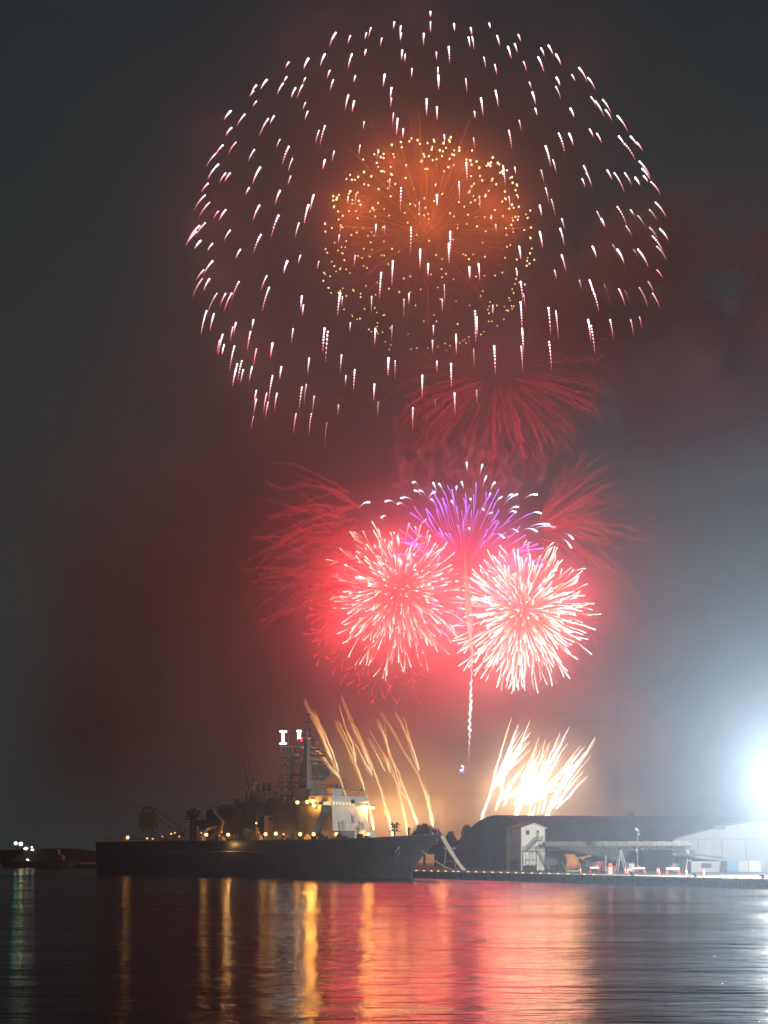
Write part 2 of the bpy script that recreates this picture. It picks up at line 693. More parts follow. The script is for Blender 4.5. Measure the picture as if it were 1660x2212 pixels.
q.cyl((xx3, -1.0, ztop - .5), (xx3, -1.0, sz(1692, xx3, -1)), .7, 14)
q.build('exhaust_pipe', M['dark'], fun)
q = MB()
for (ua, va, ub, vb) in ((524, 1635, 538, 1706), (536, 1636, 550, 1704), (604, 1676, 598, 1702), (608, 1677, 602, 1704)):
    pa, pb = sp(ua, va, -3), sp(ub, vb, -3)
    o_ = MB().tube([pb, pa], [.16, .05], 0, 5).build('whip_aerial', M['dark'], ship)
# platform on the funnel front
x0, x1 = sx(553, -7), sx(575, -7)
zz = sz(1765, x0, -7)
q = MB()
q.box((x0, -7, zz), (x1, -2, zz + .15))
rails(q, x0 + .1, x1 - .1, -6.9, -2.2, zz + .15, 1.3, 1.2, .06)
for xx in (x0 + .2, x1 - .2):
    q.tube([(xx, -6.8, DECK), (xx, -6.8, zz)], .09, 0, 5)
q.build('railed_platform', M['cream'], ship)
# orange lit deck kiosk below the funnel
x0, x1, z0, z1 = blk('deck_kiosk', 571, 580, 1764, 0, -7.2, -4.4, 'cream', base=DECK)
q = MB()
q.box((x1 + .003, -6.9, z1 - 1.1), (x1 + .05, -5.9, z1 - .5))
q.box((x1 + .003, -5.6, z1 - 1.1), (x1 + .05, -4.7, z1 - .5))
q.build('kiosk_window', M['glass'], ship)
# radome
q = MB()
c = sp(597, 1729, -1)
q.ball(c, 1.15, seg=18, rings=12)
q.build('radome', M['grey'], ship, smooth=True)
q = MB()
q.cyl((c.x, c.y, DECK), (c.x, c.y, c.z - .8), .5)
q.build('radome_pedestal', M['dark'], ship)
# rope drum
c = sp(537, 1803, -9.5)
q = MB()
for y in (-10.4, -8.6):
    q.cyl((c.x, y, c.z), (c.x, y + .12, c.z), 1.5, 24)
q.cyl((c.x, -10.3, c.z), (c.x, -8.6, c.z), .6, 16)
for k in range(8):
    a = k * math.pi / 4
    q.tube([(c.x, -10.45, c.z), (c.x + 1.4 * math.cos(a), -10.45, c.z + 1.4 * math.sin(a))], .09, 0, 4)
q.box((c.x - .4, -10.3, DECK), (c.x + .4, -8.6, c.z - .4))
q.build('rope_drum', M['cream'], ship)
# deck clutter: lockers, winches, bollards, coils
for (u, v, w, h, m_) in ((355, 0, 2.2, 1.2, 'dark'), (363, 0, 1.5, 2.0, 'cream'), (372, 0, 1.6, 1.2, 'cream'), (382, 0, 2.4, 1.0, 'dark'), (391, 0, 1.2, 2.2, 'cream'),
                         (436, 0, 1.6, 1.8, 'cream'), (462, 0, 2.5, 2.6, 'dark'), (479, 0, 1.8, 2.0, 'cream'), (502, 0, 2.2, 2.4, 'dark'), (548, 0, 1.2, 3.2, 'cream'), (554, 0, 1.4, 4.2, 'cream'),
                         (560, 0, 1.5, 2.4, 'cream'), (606, 0, 1.6, 2.0, 'dark'), (618, 0, 1.0, 1.8, 'cream'), (633, 0, 2.0, 2.4, 'dark'), (664, 0, 1.4, 2.0, 'cream'), (694, 0, 2.4, 1.8, 'dark'), (320, 0, 3.0, 1.0, 'cream')):
    x = sx(u, -9.5)
    q = MB()
    q.box((x - w / 2, -10, DECK), (x + w / 2, -8.8, DECK + h * .7))
    q.cyl((x - w * .2, -9.4, DECK + h * .7), (x - w * .2, -9.4, DECK + h), .28)
    q.box((x, -9.8, DECK + h * .7 + .003), (x + w * .4, -9.2, DECK + h * .9))
    q.build('deck_locker', M[m_], ship)
# sloping davits of the aft house
q = MB()
for (ua, va, ub, vb) in ((462, 1752, 482, 1776), (482, 1776, 476, 1803), (440, 1806, 452, 1790), (452, 1790, 470, 1786)):
    q.tube([sp(ua, va, -9), sp(ub, vb, -9)], .45, 0, 6)
q.build('boat_davit', M['pale'], ship)
# --- hangar block between funnel and bridge
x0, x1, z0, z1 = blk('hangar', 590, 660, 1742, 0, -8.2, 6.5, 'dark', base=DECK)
q = MB()
rails(q, x0 + .2, x1 - .2, -8, 6, z1 + .18)
for k in range(7):
    q.box((x0 + 2 + k * 2.4, -7 + (k % 3), z1 + .18), (x0 + 3.2 + k * 2.4, -5.4 + (k % 3), z1 + .9 + .3 * (k % 2)))
q.build('roof_gear', M['dark'], ship)
# flared boat bay side with round lower corner (overhang)
q = MB()
prof = [(1742, 0.0), (1756, 0.2), (1764, 0.9), (1774, 2.6), (1790, 3.4), (1806, 3.6)]
xa, xb = sx(640, -9.6), sx(694, -9.6)
vs = []
for v, ins in prof:
    z = sz(v, xb - 8, -9.6)
    vs += [(xa, -9.6 + ins * .3, z), (xb - ins, -9.6 + ins * .3, z), (xb - ins, 2, z), (xa, 2, z)]
fs = [(0, 3, 2, 1)]
for i in range(len(prof) - 1):
    a = i * 4
    for k in range(4):
        fs.append((a + k, a + (k + 1) % 4, a + 4 + (k + 1) % 4, a + 4 + k))
q.add(vs, fs)
q.build('boat_bay', M['dark'], ship)
# --- bridge tower
by0, by1 = -6.2, 6.2
bx1 = sx(717, by0)
bx0 = sx(684, by0)
zt = sz(1719, bx1, by0)
zw1, zw0 = sz(1732, bx1, by0), sz(1741.5, bx1, by0)
zb = sz(1796, bx1, by0)
q = MB()
# lower tower, front slightly raked, seams as thin proud strips
q.add([(bx0, by0, DECK), (bx1 + .9, by0 - .3, zb), (bx1 + .9, by1 + .3, zb), (bx0, by1, DECK),
       (bx0, by0, zw0), (bx1, by0, zw0), (bx1, by1, zw0), (bx0, by1, zw0),
       (bx1 + .9, by0 - .3, DECK), (bx1 + .9, by1 + .3, DECK)],
      [(1, 2, 6, 5), (1, 8, 9, 2), (0, 8, 1, 5, 4), (3, 7, 6, 2, 9), (0, 4, 7, 3), (4, 5, 6, 7)])
br = q.build('bridge_tower', M['white'], ship)
q = MB()
for k, z in enumerate((zb + 2.6, zb + 5.2)):
    f = (z - zb) / (zw0 - zb)
    q.box((bx1 + .9 * (1 - f) - .1, by0, z), (bx1 + .9 * (1 - f) + .03, by1, z + .06))
for y in (-3, 2.8):
    q.box((bx1 + .1, y, zb), (bx1 + .93, y + .06, zb + 2.6))
for (y, z) in ((-4.6, zb + .2), (-3.2, zb + .2), (3.6, zb + .2)):
    q.box((bx1 + .6, y, z), (bx1 + .98, y + .9, z + 2.1))
q.tube([(bx1 + .6, -.6, zw0 - 1.2), (bx1 + .75, .6, zw0 - 3.0), (bx1 + .6, 1.8, zw0 - 1.2)], .07, 0, 5)
q.box((bx1 + .4, .3, zw0 - 4.2), (bx1 + 1.0, 1.1, zw0 - 3.4))
q.box((bx1 + .5, .2, zb + 2.8), (bx1 + .95, 1.3, zb + 4.0))
q.build('hull_seam', M['pale'], br)
# wheelhouse storey: sill band, window band, brow
q = MB()
q.box((bx0 - 2.5, by0 - .5, zw0 + .003), (bx1 + .35, by1 + .5, zw0 + .25))
q.box((bx0 - 2.5, by0 - .5, zw1), (bx1 + .45, by1 + .5, zt - .9))
q.add([(bx0 - 2.5, by0 - .5, zt - .897), (bx1 + .45, by0 - .5, zt - .897), (bx1 + .45, by1 + .5, zt - .897), (bx0 - 2.5, by1 + .5, zt - .897),
       (bx0 - 2.5, by0 - .2, zt), (bx1 + .1, by0 - .2, zt), (bx1 + .1, by1 + .2, zt), (bx0 - 2.5, by1 + .2, zt)],
      [(0, 1, 5, 4), (1, 2, 6, 5), (2, 3, 7, 6), (3, 0, 4, 7), (4, 5, 6, 7), (0, 3, 2, 1)])
wh = q.build('wheelhouse', M['white'], ship)
WIN = emit('lit_window', (1.0, 0.85, 0.5), 1.0)
WIN2 = emit('lit_window_dim', (0.9, 0.75, 0.45), 0.55)
nf = 11
for k in range(nf):
    y = by0 - .1 + (by1 - by0 + .2) * k / nf
    q = MB()
    q.box((bx1 - .1, y + .10, zw0 + .26), (bx1 + .22, y + (by1 - by0) / nf - .08, zw1 - .01))
    q.build('window', WIN if k < 7 else WIN2, wh)
    q = MB()
    q.box((bx1 - .05, y - .07, zw0 + .255), (bx1 + .3, y + .07, zw1 - .003))
    q.build('window_post', M['pale'], wh)
xs0 = bx0 - 1.2
ns = 5
for k in range(ns):
    xx = xs0 + (bx1 - .3 - xs0) * k / ns
    q = MB()
    q.box((xx + .12, by0 - .35, zw0 + .26), (xx + (bx1 - xs0) / ns - .2, by0 + .1, zw1 - .01))
    q.build('window', WIN if k > 2 else WIN2, wh)
q = MB()
q.box((bx0 - 2.4, by0 + .6, zw0 + .26), (bx1 - .3, by1 - .2, zw1 - .005))
q.build('window_backing', M['dark'], wh)
# searchlight bracket on the brow
q = MB()
q.ball((bx1 + .7, .6, zt - 1.4), .55, seg=10, rings=7)
q.box((bx1 + .3, .45, zt - 1.5), (bx1 + .7, .75, zt - 1.3))
q.build('searchlight', M['dark'], wh, smooth=True)
# roof house, rails, aerials
q = MB()
xr0 = sx(716, by0)
q.box((xr0 - 1.8, -5.8, zt + .003), (xr0 - .2, -2.2, zt + 1.5))
q.box((xr0 - 2, -6.0, zt + 1.503), (xr0 + .1, -1.4, zt + 1.75))
q.build('lookout_cabin', M['pale'], wh)
q = MB()
rails(q, xr0 - 1.9, xr0, -5.9, -1.5, zt + 1.75, 1.1, 1.2, .04)
q.cyl((xr0 - .8, -3.4, zt + 1.7), (xr0 - .8, -3.4, zt + 2.6), .22)
q.ball((xr0 - .8, -3.4, zt + 2.8), .28)
q.build('lookout_railing', M['dark'], wh)
for (u, v, y) in ((755, 1702, 0), (793, 1706, 5.4), (795, 1707, 5.8), (784, 1712, 4.4)):
    pb = Vector((bx1 - .8, y, zt))
    z = sz(v, pb.x, y)
    q = MB()
    q.tube([pb, (pb.x, y, z)], .08, 0, 5)
    q.box((pb.x - .25, y - .25, z - .3), (pb.x + .25, y + .25, z))
    q.build('aerial_post', M['pale'], wh)
# podium deckhouse in front, lit white
px1 = sx(739, -3.2)
q = MB()
zp = sz(1796, px1, -3.2)
q.box((px1 - 5, -3.2, DECK - .2), (px1, 9.0, zp))
q.box((px1 - 5, -3.3, zp + .003), (px1 + .1, 9.1, zp + .15))
q.build('fore_deckhouse', M['white'], ship)
q = MB()
rails(q, px1 - 1.5, px1 - .1, -3, 8.8, zp + .15, 1.0, 1.3, .035, ('b', 'f', 'n'))
q.build('fore_railing', M['pale'], ship)
x0, x1, z0, z1 = blk('side_deckhouse', 694, 738, 1797, 0, -8.2, -3.6, 'grey', base=DECK)
# --- main mast
mb = MB()
mx = sx(664, 0)


def mz(v):
    return sz(v, mx, 0)


px = sY(mx, 0) / F      # metres per pixel at the mast
# tapered trunk
wl, wt = 1.15, .72
def trunk(q, xc, z0, z1, w0, w1):
    q.add([(xc - w0, -w0, z0), (xc + w0, -w0, z0), (xc + w0, w0, z0), (xc - w0, w0, z0), (xc - w1, -w1, z1), (xc + w1, -w1, z1), (xc + w1, w1, z1), (xc - w1, w1, z1)],
          [(0, 1, 5, 4), (1, 2, 6, 5), (2, 3, 7, 6), (3, 0, 4, 7), (4, 5, 6, 7), (3, 2, 1, 0)])
trunk(mb, mx, mz(1740), mz(1690), 1.9, 1.35)
trunk(mb, mx, mz(1690), mz(1645), 1.1, .85)
trunk(mb, mx, mz(1645), mz(1598), .8, .55)
mast = mb.build('main_mast', M['grey'], ship)


def mw(u, v, y=0.0):
    """point in the plane of the mast facing the camera"""
    d = (u - 664) * px
    return Vector((mx + d * HX + y * 0, d * LX * 1.0, mz(v)))   # sideways of the line of sight = HX along x, LX along y


q = MB()
q.tube([mw(665, 1600), mw(665, 1544)], [.30, .14], 0, 6)
for v, a, b2 in ((1544, 661, 670), (1562, 659, 672), (1578, 658, 672), (1590, 652, 672)):
    q.tube([mw(a, v), mw(b2, v)], .13, 0, 5)
for u, v in ((661, 1544), (669, 1544), (660, 1562), (671, 1562), (659, 1578), (671, 1578), (654, 1590)):
    q.tube([mw(u, v + 1.5), mw(u, v - 2.5)], .10, 0, 4)
q.build('topmast', M['dark'], mast)
q = MB()
for v, a, b2 in ((1600, 644, 686), (1621, 670, 690), (1634, 672, 702), (1648, 650, 696), (1656, 674, 706), (1685, 651, 704)):
    pa, pb = mw(a, v), mw(b2, v)
    c = (pa + pb) / 2
    L = (pb - pa).length
    # platform deck seen edge on
    dd = (pb - pa).normalized()
    nn = Vector((-dd.y, dd.x, 0))
    vs = []
    for e, s1, zz in ((pa, 1, 0), (pb, 1, 0), (pb, -1, 0), (pa, -1, 0)):
        vs.append(e + nn * .9 * s1)
    vs2 = [p + Vector((0, 0, .28)) for p in vs]
    q.add(vs + vs2, [(3, 2, 1, 0), (4, 5, 6, 7), (0, 1, 5, 4), (1, 2, 6, 5), (2, 3, 7, 6), (3, 0, 4, 7)])
    for k in range(5):
        p = pa.lerp(pb, k / 4)
        q.tube([p, p + Vector((0, 0, 1.1))], .05, 0, 4)
    q.tube([pa + Vector((0, 0, 1.1)), pb + Vector((0, 0, 1.1))], .05, 0, 4)
    if b2 > 690:
        q.tube([mw(668, v + 9), pb], .1, 0, 4)
q.build('mast_platform', M['dark'], mast)
q = MB()
q.tube([mw(684, 1621), mw(684, 1606)], .09, 0, 5)
q.ball(mw(685, 1605), .35)
q.build('small_radar', M['pale'], mast)
MB().tube([mw(674, 1641), mw(694, 1641)], .3, 0, 6).build('small_radar', M['pale'], mast)
MB().tube([mw(676, 1651), mw(684, 1651)], .5, 0, 6).build('small_radar', M['pale'], mast)
# large mesh radar panel with cut corners
q = MB()
cor = [(676, 1663), (678, 1661), (707, 1661.5), (713, 1664), (713, 1674), (708, 1679), (690, 1681), (677, 1675)]
pp = [mw(u, v) for u, v in cor]
nn = Vector((LX, -HX, 0)) * .35
q.add([p + nn for p in pp] + [p - nn for p in pp], [tuple(range(8)), tuple(range(15, 7, -1))] + [(i, (i + 1) % 8, 8 + (i + 1) % 8, 8 + i) for i in range(8)])
rad = q.build('radar_panel', M['grey'], mast)
q = MB()
nn2 = Vector((LX, -HX, 0)) * -.42
nn3 = Vector((LX, -HX, 0)) * .42
for nq in (nn2, nn3):
    for i in range(8):
        q.tube([pp[i] + nq, pp[(i + 1) % 8] + nq], .1, 0, 4)
    for u in range(681, 712, 4):
        q.tube([mw(u, 1662) + nq, mw(u, 1677) + nq], .05, 0, 4)
    for v in (1665, 1669, 1673):
        q.tube([mw(677, v) + nq, mw(713, v) + nq], .05, 0, 4)
q.tube([mw(690, 1680), mw(690, 1686)], .7, 0, 8)
q.build('radar_frame', M['dark'], rad)
q = MB()
for a, b2 in (((700, 1686), (682, 1704)), ((690, 1686), (671, 1703)), ((682, 1686), (672, 1704)), ((682, 1704), (694, 1690)), ((694, 1705), (703, 1688)), ((672, 1704), (662, 1690))):
    q.tube([mw(*a), mw(*b2)], .16, 0, 5)
q.build('mast_strut', M['pale'], mast)
q = MB()
q.tube([mw(668, 1648), Vector((bx1 - 1, 5.4, zt + 2.0))], .05, 0, 4)
q.tube([mw(668, 1690), Vector((bx1 - 1, 5.6, zt + 1.5))], .05, 0, 4)
q.build('aerial_wire', M['dark'], mast)
# house below the mast
x0, x1, z0, z1 = blk('mast_house', 640, 662, 1706, 0, -3.5, 3.0, 'grey', base=DECK + 8)
# --- lattice tower with the letter signs
lat = MB()


def lw(u, v, s=0):
    d = (u - 630) * px
    lx0 = sx(630, 0)
    return Vector((lx0 + d * HX + s * -LX * -1, d * LX + s * -HX, sz(v, lx0, 0)))


posts = [(608, 1615, 607, 1738), (625, 1615, 622, 1738), (632, 1615, 630, 1738), (651, 1620, 651, 1738)]
for (ua, va, ub, vb), r in zip(posts, (.12, .22, .25, .13)):
    for s in (-1.3, 1.3):
        lat.tube([lw(ua, va, s), lw(ub, vb, s)], r, 0, 5)
lev = [1616, 1637, 1652, 1674, 1690, 1702, 1720]
for i, v in enumerate(lev):
    for s in (-1.3, 1.3):
        lat.tube([lw(607, v, s), lw(651, v, s)], .15, 0, 5)
    for u in (608, 624, 632, 651):
        lat.tube([lw(u, v, -1.3), lw(u, v, 1.3)], .1, 0, 4)
    v2 = lev[i + 1] if i + 1 < len(lev) else 1738
    for s in (-1.3, 1.3):
        lat.tube([lw(608, v, s), lw(617, v2, s), lw(624, v, s)], .14, 0, 4)
        lat.tube([lw(632, v2, s), lw(642, v, s), lw(651, v2, s)], .12, 0, 4)
        lat.tube([lw(625, v, s), lw(632, v2, s)], .14, 0, 4)
    lat.tube([lw(608, v, -1.3), lw(608, v2, 1.3)], .1, 0, 4)
lt = lat.build('lattice_mast', M['dark'], ship)
q = MB()
for v, a, b2, r in ((1615, 605, 656, .28), (1630, 618, 658, .22), (1651, 607, 655, .2)):
    q.tube([lw(a, v, -1.5), lw(b2, v, -1.5)], r, 0, 5)
q.tube([lw(627, 1632, -1.6), lw(648, 1641, -1.6)], .3, 0, 5)
q.build('yard_arm', M['pale'], lt)
q = MB()
q.tube([lw(622, 1615), lw(622, 1542)], [.12, .05], 0, 5)
q.build('whip_aerial', M['dark'], lt)
SIGN = emit('led_white', (0.86, 1.0, 0.97), 3.0)


def letter_i(u, v0, v1, wserif, wstem, foot=True):
    q = MB()
    h = .42
    lx0 = sx(u, 0)
    zc = lambda v: sz(v, lx0, 0)
    # the letter is made of round lamps set close together on three bars
    def bar(p0, p1, r, n_):
        for k in range(n_):
            q.ball(p0.lerp(p1, k / max(1, n_ - 1)), r * R.uniform(.9, 1.08), seg=8, rings=5)
        q.tube([p0, p1], r * .8, 0, 6)
    sid = Vector((HX, LX, 0))
    c0 = Vector((lx0, 0, 0))
    bar(c0 + sid * (-wserif * px) + Vector((0, 0, zc(v0))), c0 + sid * (wserif * px) + Vector((0, 0, zc(v0))), .30, 8)
    if foot:
        bar(c0 + sid * (-wserif * px) + Vector((0, 0, zc(v1))), c0 + sid * (wserif * px) + Vector((0, 0, zc(v1))), .30, 8)
    for s in (-wstem, wstem):
        bar(c0 + sid * (s * px) + Vector((0, 0, zc(v0))), c0 + sid * (s * px) + Vector((0, 0, zc(v1))), .22, 16)
    return q


letter_i(612, 1581, 1607, 6.2, 1.5).build('letter_sign', SIGN, lt)
letter_i(646.5, 1580, 1598, 3.4, 2.2, False).build('letter_sign', SIGN, lt)
for (u, v, e) in ((612, 1594, 250), (647, 1588, 500)):
    lx0 = sx(u, 0)
    lamp('sign_light', Vector((lx0, -1.2, sz(v, lx0, 0))), e * 2.0, (.85, 1, .96), .5, lt)
REDL = emit('aviation_red', (1.0, 0.03, 0.05), 14.0)
for u, v in ((651, 1597.5), (667, 1598)):
    c = mw(u, v) + Vector((LX, -HX, 0)) * -1.2
    q = MB()
    q.ball(c, .42, seg=10, rings=7)
    q.build('warning_lamp', REDL, mast)
    lamp('warning_light', c + Vector((0, 0, .6)), 160, (1, .03, .05), .3, mast)
# --- aft crane (pale lattice A-frame) and boom
cr = MB()


def ap(u, v, y=-4.0):
    return sp(u, v, y)


for y in (-6.5, -1.0):
    cr.tube([ap(309, 1810, y), ap(310, 1744, y)], .38, 0, 6)
    cr.tube([ap(331, 1810, y), ap(330, 1744, y)], .38, 0, 6)
    cr.tube([ap(331, 1744, y), ap(346, 1806, y)], .22, 0, 5)
    cr.tube([ap(310, 1745, y), ap(331, 1745, y)], .45, 0, 6)
    cr.tube([ap(309, 1787, y), ap(331, 1787, y)], .4, 0, 6)
    for k in range(6):
        v = 1752 + k * 9
        cr.tube([ap(330, v, y), ap(332 + k * 2.4, v + 2, y)], .12, 0, 4)
    cr.tube([ap(310, 1787, y), ap(330, 1810, y)], .16, 0, 5)
cr.box(ap(310, 1790, -6.2), ap(330, 1758, -1.3))
cr.build('stern_gantry', M['green'], ship)
q = MB()
for (a, b2) in (((331, 1745), (391, 1790)), ((333, 1762), (372, 1791))):
    q.tube([ap(*a), ap(*b2)], .17, 0, 5)
q.build('gantry_stay', M['green'], ship)
q = MB()
q.tube([ap(372, 1812, -7), ap(401, 1796, -7)], .6, 0, 6)
q.tube([ap(386, 1792, -7), ap(400, 1808, -7)], .3, 0, 5)
q.tube([ap(391, 1788, -7), ap(396, 1812, -7)], .3, 0, 5)
q.build('crane_boom', M['cream'], ship)
q = MB()
pc = ap(418, 1810, -8)
q.cyl((pc.x, -8, DECK), (pc.x, -8, sz(1764, pc.x, -8)), 1.15, 14, .95)
q.ball((pc.x, -8, sz(1758, pc.x, -8)), 1.6, seg=12, rings=8)
q.box((pc.x - 1.6, -9.2, sz(1759, pc.x, -8)), (pc.x + 1.6, -6.8, sz(1752, pc.x, -8)))
q.box((pc.x - 3.2, -9.0, sz(1771, pc.x, -8)), (pc.x - 1.2, -7, sz(1769, pc.x, -8)))
rails(q, pc.x - 3.2, pc.x - 1.2, -9, -7, sz(1769, pc.x, -8), 1.2, 1, .05)
q.build('deck_crane', M['dark'], ship)
q = MB()
pa, pb = ap(424, 1776, -8), ap(486, 1780, -8)
q.box((pa.x, -8.7, pb.z - .4), (pb.x, -7.3, pa.z + .5))
q.box((pa.x + 2, -8.5, pb.z - 1.4), (pa.x + 8, -7.5, pb.z - .403))
q.tube([ap(420, 1757, -8), ap(450, 1775, -8)], .12, 0, 4)
q.build('crane_jib', M['dark'], ship)
# stern bulwark rail, flagstaff
q = MB()
q.tube([(-118.5, -3, DECK), (-118.5, -3, DECK + 4)], .08, 0, 4)
rails(q, -119, -95, -11.0, 11, DECK + .6, 1.1, 2.0, .04)
q.build('stern_railing', M['pale'], ship)
# anchor and hawse pipe on the near bow
q = MB()
ax = sx(857, -4.6)
for _ in range(6):
    s_ = (xstem(7) - ax) / (SL + xstem(7))
    ay = -halfw(s_, 7.0)
    ax = sx(857, ay)
ay -= .25
az = sz(1838, ax, ay)
q.cyl((ax, ay + .6, az + .9), (ax, ay - .15, az + .9), .85, 14)
q.tube([(ax, ay, az + 1.0), (ax, ay - .1, az - 1.4)], .22, 0, 6)
q.tube([(ax - 1.1, ay, az - .4), (ax - .6, ay - .1, az - 1.3), (ax, ay - .12, az - 1.6), (ax + .6, ay - .1, az - 1.3), (ax + 1.1, ay, az - .4)], .26, 0, 6)
q.build('anchor', M['grey'], ship)
# hull outlet under the aft lamp (lit recess)
hx = sx(505, -12.4)
# bow fittings
MB().cyl((8.3, 0, DECK), (8.3, 0, DECK + 6.4), .07, 5).build('jack_staff', M['pale'], ship)
MB().cyl((6.8, -.6, DECK), (6.8, -.6, DECK + 4.2), .06, 5).build('jack_staff', M['pale'], ship)
for (x, y, h) in ((6, 1, 2.2), (4.2, -1.6, 1.6), (3, 1.5, 1.8), (0, -3, 1.4), (-2, 2, 1.7)):
    q = MB()
    q.cyl((x, y, DECK), (x, y, DECK + h), .18, 8)
    q.box((x - .5, y - .4, DECK), (x + .5, y + .4, DECK + .7))
    q.build('bow_fitting', M['pale'], ship)
q = MB()
u0 = 853
fx = sx(853, 2)
q.cyl((fx, 2, DECK), (fx, 2, sz(1781, fx, 2)), .22, 6)
for dv, w in ((1783, 1.0), (1789, .9), (1797, 1.0)):
    z = sz(dv, fx, 2)
    q.box((fx - w, 1.9 - w, z), (fx + w, 2.1 + w, z + .15))
    q.ball((fx - w * .8, 2, z + .4), .3)
    q.ball((fx + w * .8, 2, z + .4), .3)
q.cyl((fx + 3, 4, DECK), (fx + 3, 4, DECK + 3.6), .35, 6)
q.build('foremast', M['dark'], ship)
q = MB()
for k in range(9):
    x = -4 - k * 2.0
    y = deck_edge(x) + 1.4
    q.box((x - .5, y, DECK), (x + .5 + .3 * (k % 3), y + .8, DECK + .9 + .5 * ((k * 7) % 3)))
q.build('fore_deck_gear', M['dark'], ship)
# --- deck lamps
BULB = emit('sodium_bulb', (1.0, 0.56, 0.22), 4.5)
BULBW = emit('warm_white_bulb', (1.0, 0.86, 0.62), 30.0)
for (u, v, y, e, kind_) in ((276, 1810, -10.6, 260, 0), (446, 1804, -9.6, 420, 0), (493, 1804, -9.6, 420, 0), (574, 1803, -10.2, 650, 0), (596, 1802, -10.2, 650, 0),
                            (649, 1803, -10.2, 600, 0), (678, 1803, -10.4, 650, 0), (727, 1803, -9.4, 520, 0), (781, 1803, 8.0, 0, 0),
                            (643, 1734, -6.5, 260, 0), (664, 1733, -6.5, 260, 0), (675, 1731, -7.0, 400, 0), (679, 1741, -10.2, 9000, 0), (790, 1746, 7.4, 5000, 0), (797, 1746, 8.6, 5000, 0)):
    if u == 781:
        c = Vector((px1 + 1.2, 5.0, sz(1803, px1, 5)))
        e = 420
    elif u in (790, 797):
        y = 6.8 if u == 790 else 7.9
        c = Vector((bx1 + .6, y, sz(v, bx1, y)))
    else:
        c = sp(u, v, y)
    hood = MB()
    hood.box((c.x - .45, c.y - .35, c.z + .42), (c.x + .45, c.y + .45, c.z + .6))
    hood.cyl((c.x - .1, c.y + .5, c.z - 1.0), (c.x - .1, c.y + .5, c.z + .6), .07, 5)
    hd = hood.build('deck_lamp', M['dark'], ship)
    bm_ = MB()
    bm_.ball(c, .46 if v > 1760 else .5, seg=12, rings=8)
    bm_.build('bulb', BULB, hd, smooth=True)
    lamp('lamp_light', c - Vector((0, 1.0, 0)), e * (.7 if e > 1000 else .45), (1.0, .40, .06), .45, hd)
for (u, v, r_) in ((393 - 15, 1800, .2), (333 + 18, 1808, .16), (370, 1802, .24), (554, 1779, .3), (435, 1800, .18), (613, 1803, .25), (480, 1798, .15), (387, 1808, .18), (318, 1812, .3), (330, 1813, .25)):
    q = MB()
    q.ball(sp(u, v, -10.2), r_, seg=8, rings=6)
    q.build('small_lamp', emit('small_bulb', (1, .45, .12), 2.5) if 'small_bulb' not in bpy.data.materials else bpy.data.materials['small_bulb'], ship)
# overside lamp lighting a patch of the hull
hc = Vector((hx, deck_edge(hx) - 1.2, 8.0))
q = MB()
q.box((hx - .35, deck_edge(hx) - 1.4, 9.5), (hx + .35, deck_edge(hx), 9.75))
q.build('overside_lamp', M['dark'], ship)
lamp('overside_light', Vector((hx, deck_edge(hx) - 1.3, 8.4)), 420, (1, .5, .16), .15, ship)

# ================================================================== mooring ropes
bow = ship.matrix_world if False else None
cz, sz_ = math.cos(math.atan2(HY, HX)), math.sin(math.atan2(HY, HX))


def sw(x, y, z):
    return Vector((SO.x + x * cz - y * sz_, SO.y + x * sz_ + y * cz, z))


bitt = Vector((19.4, 300.5, 1.712))
for k in range(5):
    a = sw(9.0, .1, DECK + 1.6) + Vector((.23 * k, .05 * k, -.02 * k))
    b2 = bitt + Vector((.20 * k - .3, .15 * k, .35))
    pts = []
    for i in range(15):
        f = i / 14
        p = a.lerp(b2, f)
        p.z -= math.sin(f * math.pi) * (.5 + .05 * k)
        pts.append(p)
    o = MB().tube(pts, [.14 + .02 * math.sin(i * 2.1) for i in range(15)], 0, 6, .1).build('mooring_rope', M['rope'])
    tag(o, 'taut pale mooring rope in the bundle from the ship bow down to the quay', 'rope', 'bow mooring ropes')
a = sw(4.0, -2.6, 7.8)
b2 = Vector((17.2, 302.5, 1.9))
o = MB().tube([a.lerp(b2, i / 8) - Vector((0, 0, math.sin(i / 8 * math.pi) * .6)) for i in range(9)], .07, 0, 5).build('mooring_rope', M['rope'])
tag(o, 'single thin dark mooring rope running apart from the pale bundle under the bow', 'rope', 'bow mooring ropes')

# ================================================================== BUILDINGS
# --- arched warehouse
gn, gf = Vector((43.3, 330, 0)), Vector((23.2, 400, 0))     # gable corners
ax_ = Vector((0.961, 0.276, 0))
LEN = 150
wt_ = thing('warehouse', 'long dark warehouse with a curved sheet roof behind the white stair tower', 'warehouse', (0, 0, 0))
G = 1.7
EAV, RIS = 8.8, 8.6


def arch(f):
    return EAV + RIS * (1 - (2 * f - 1) ** 2) ** 1.15


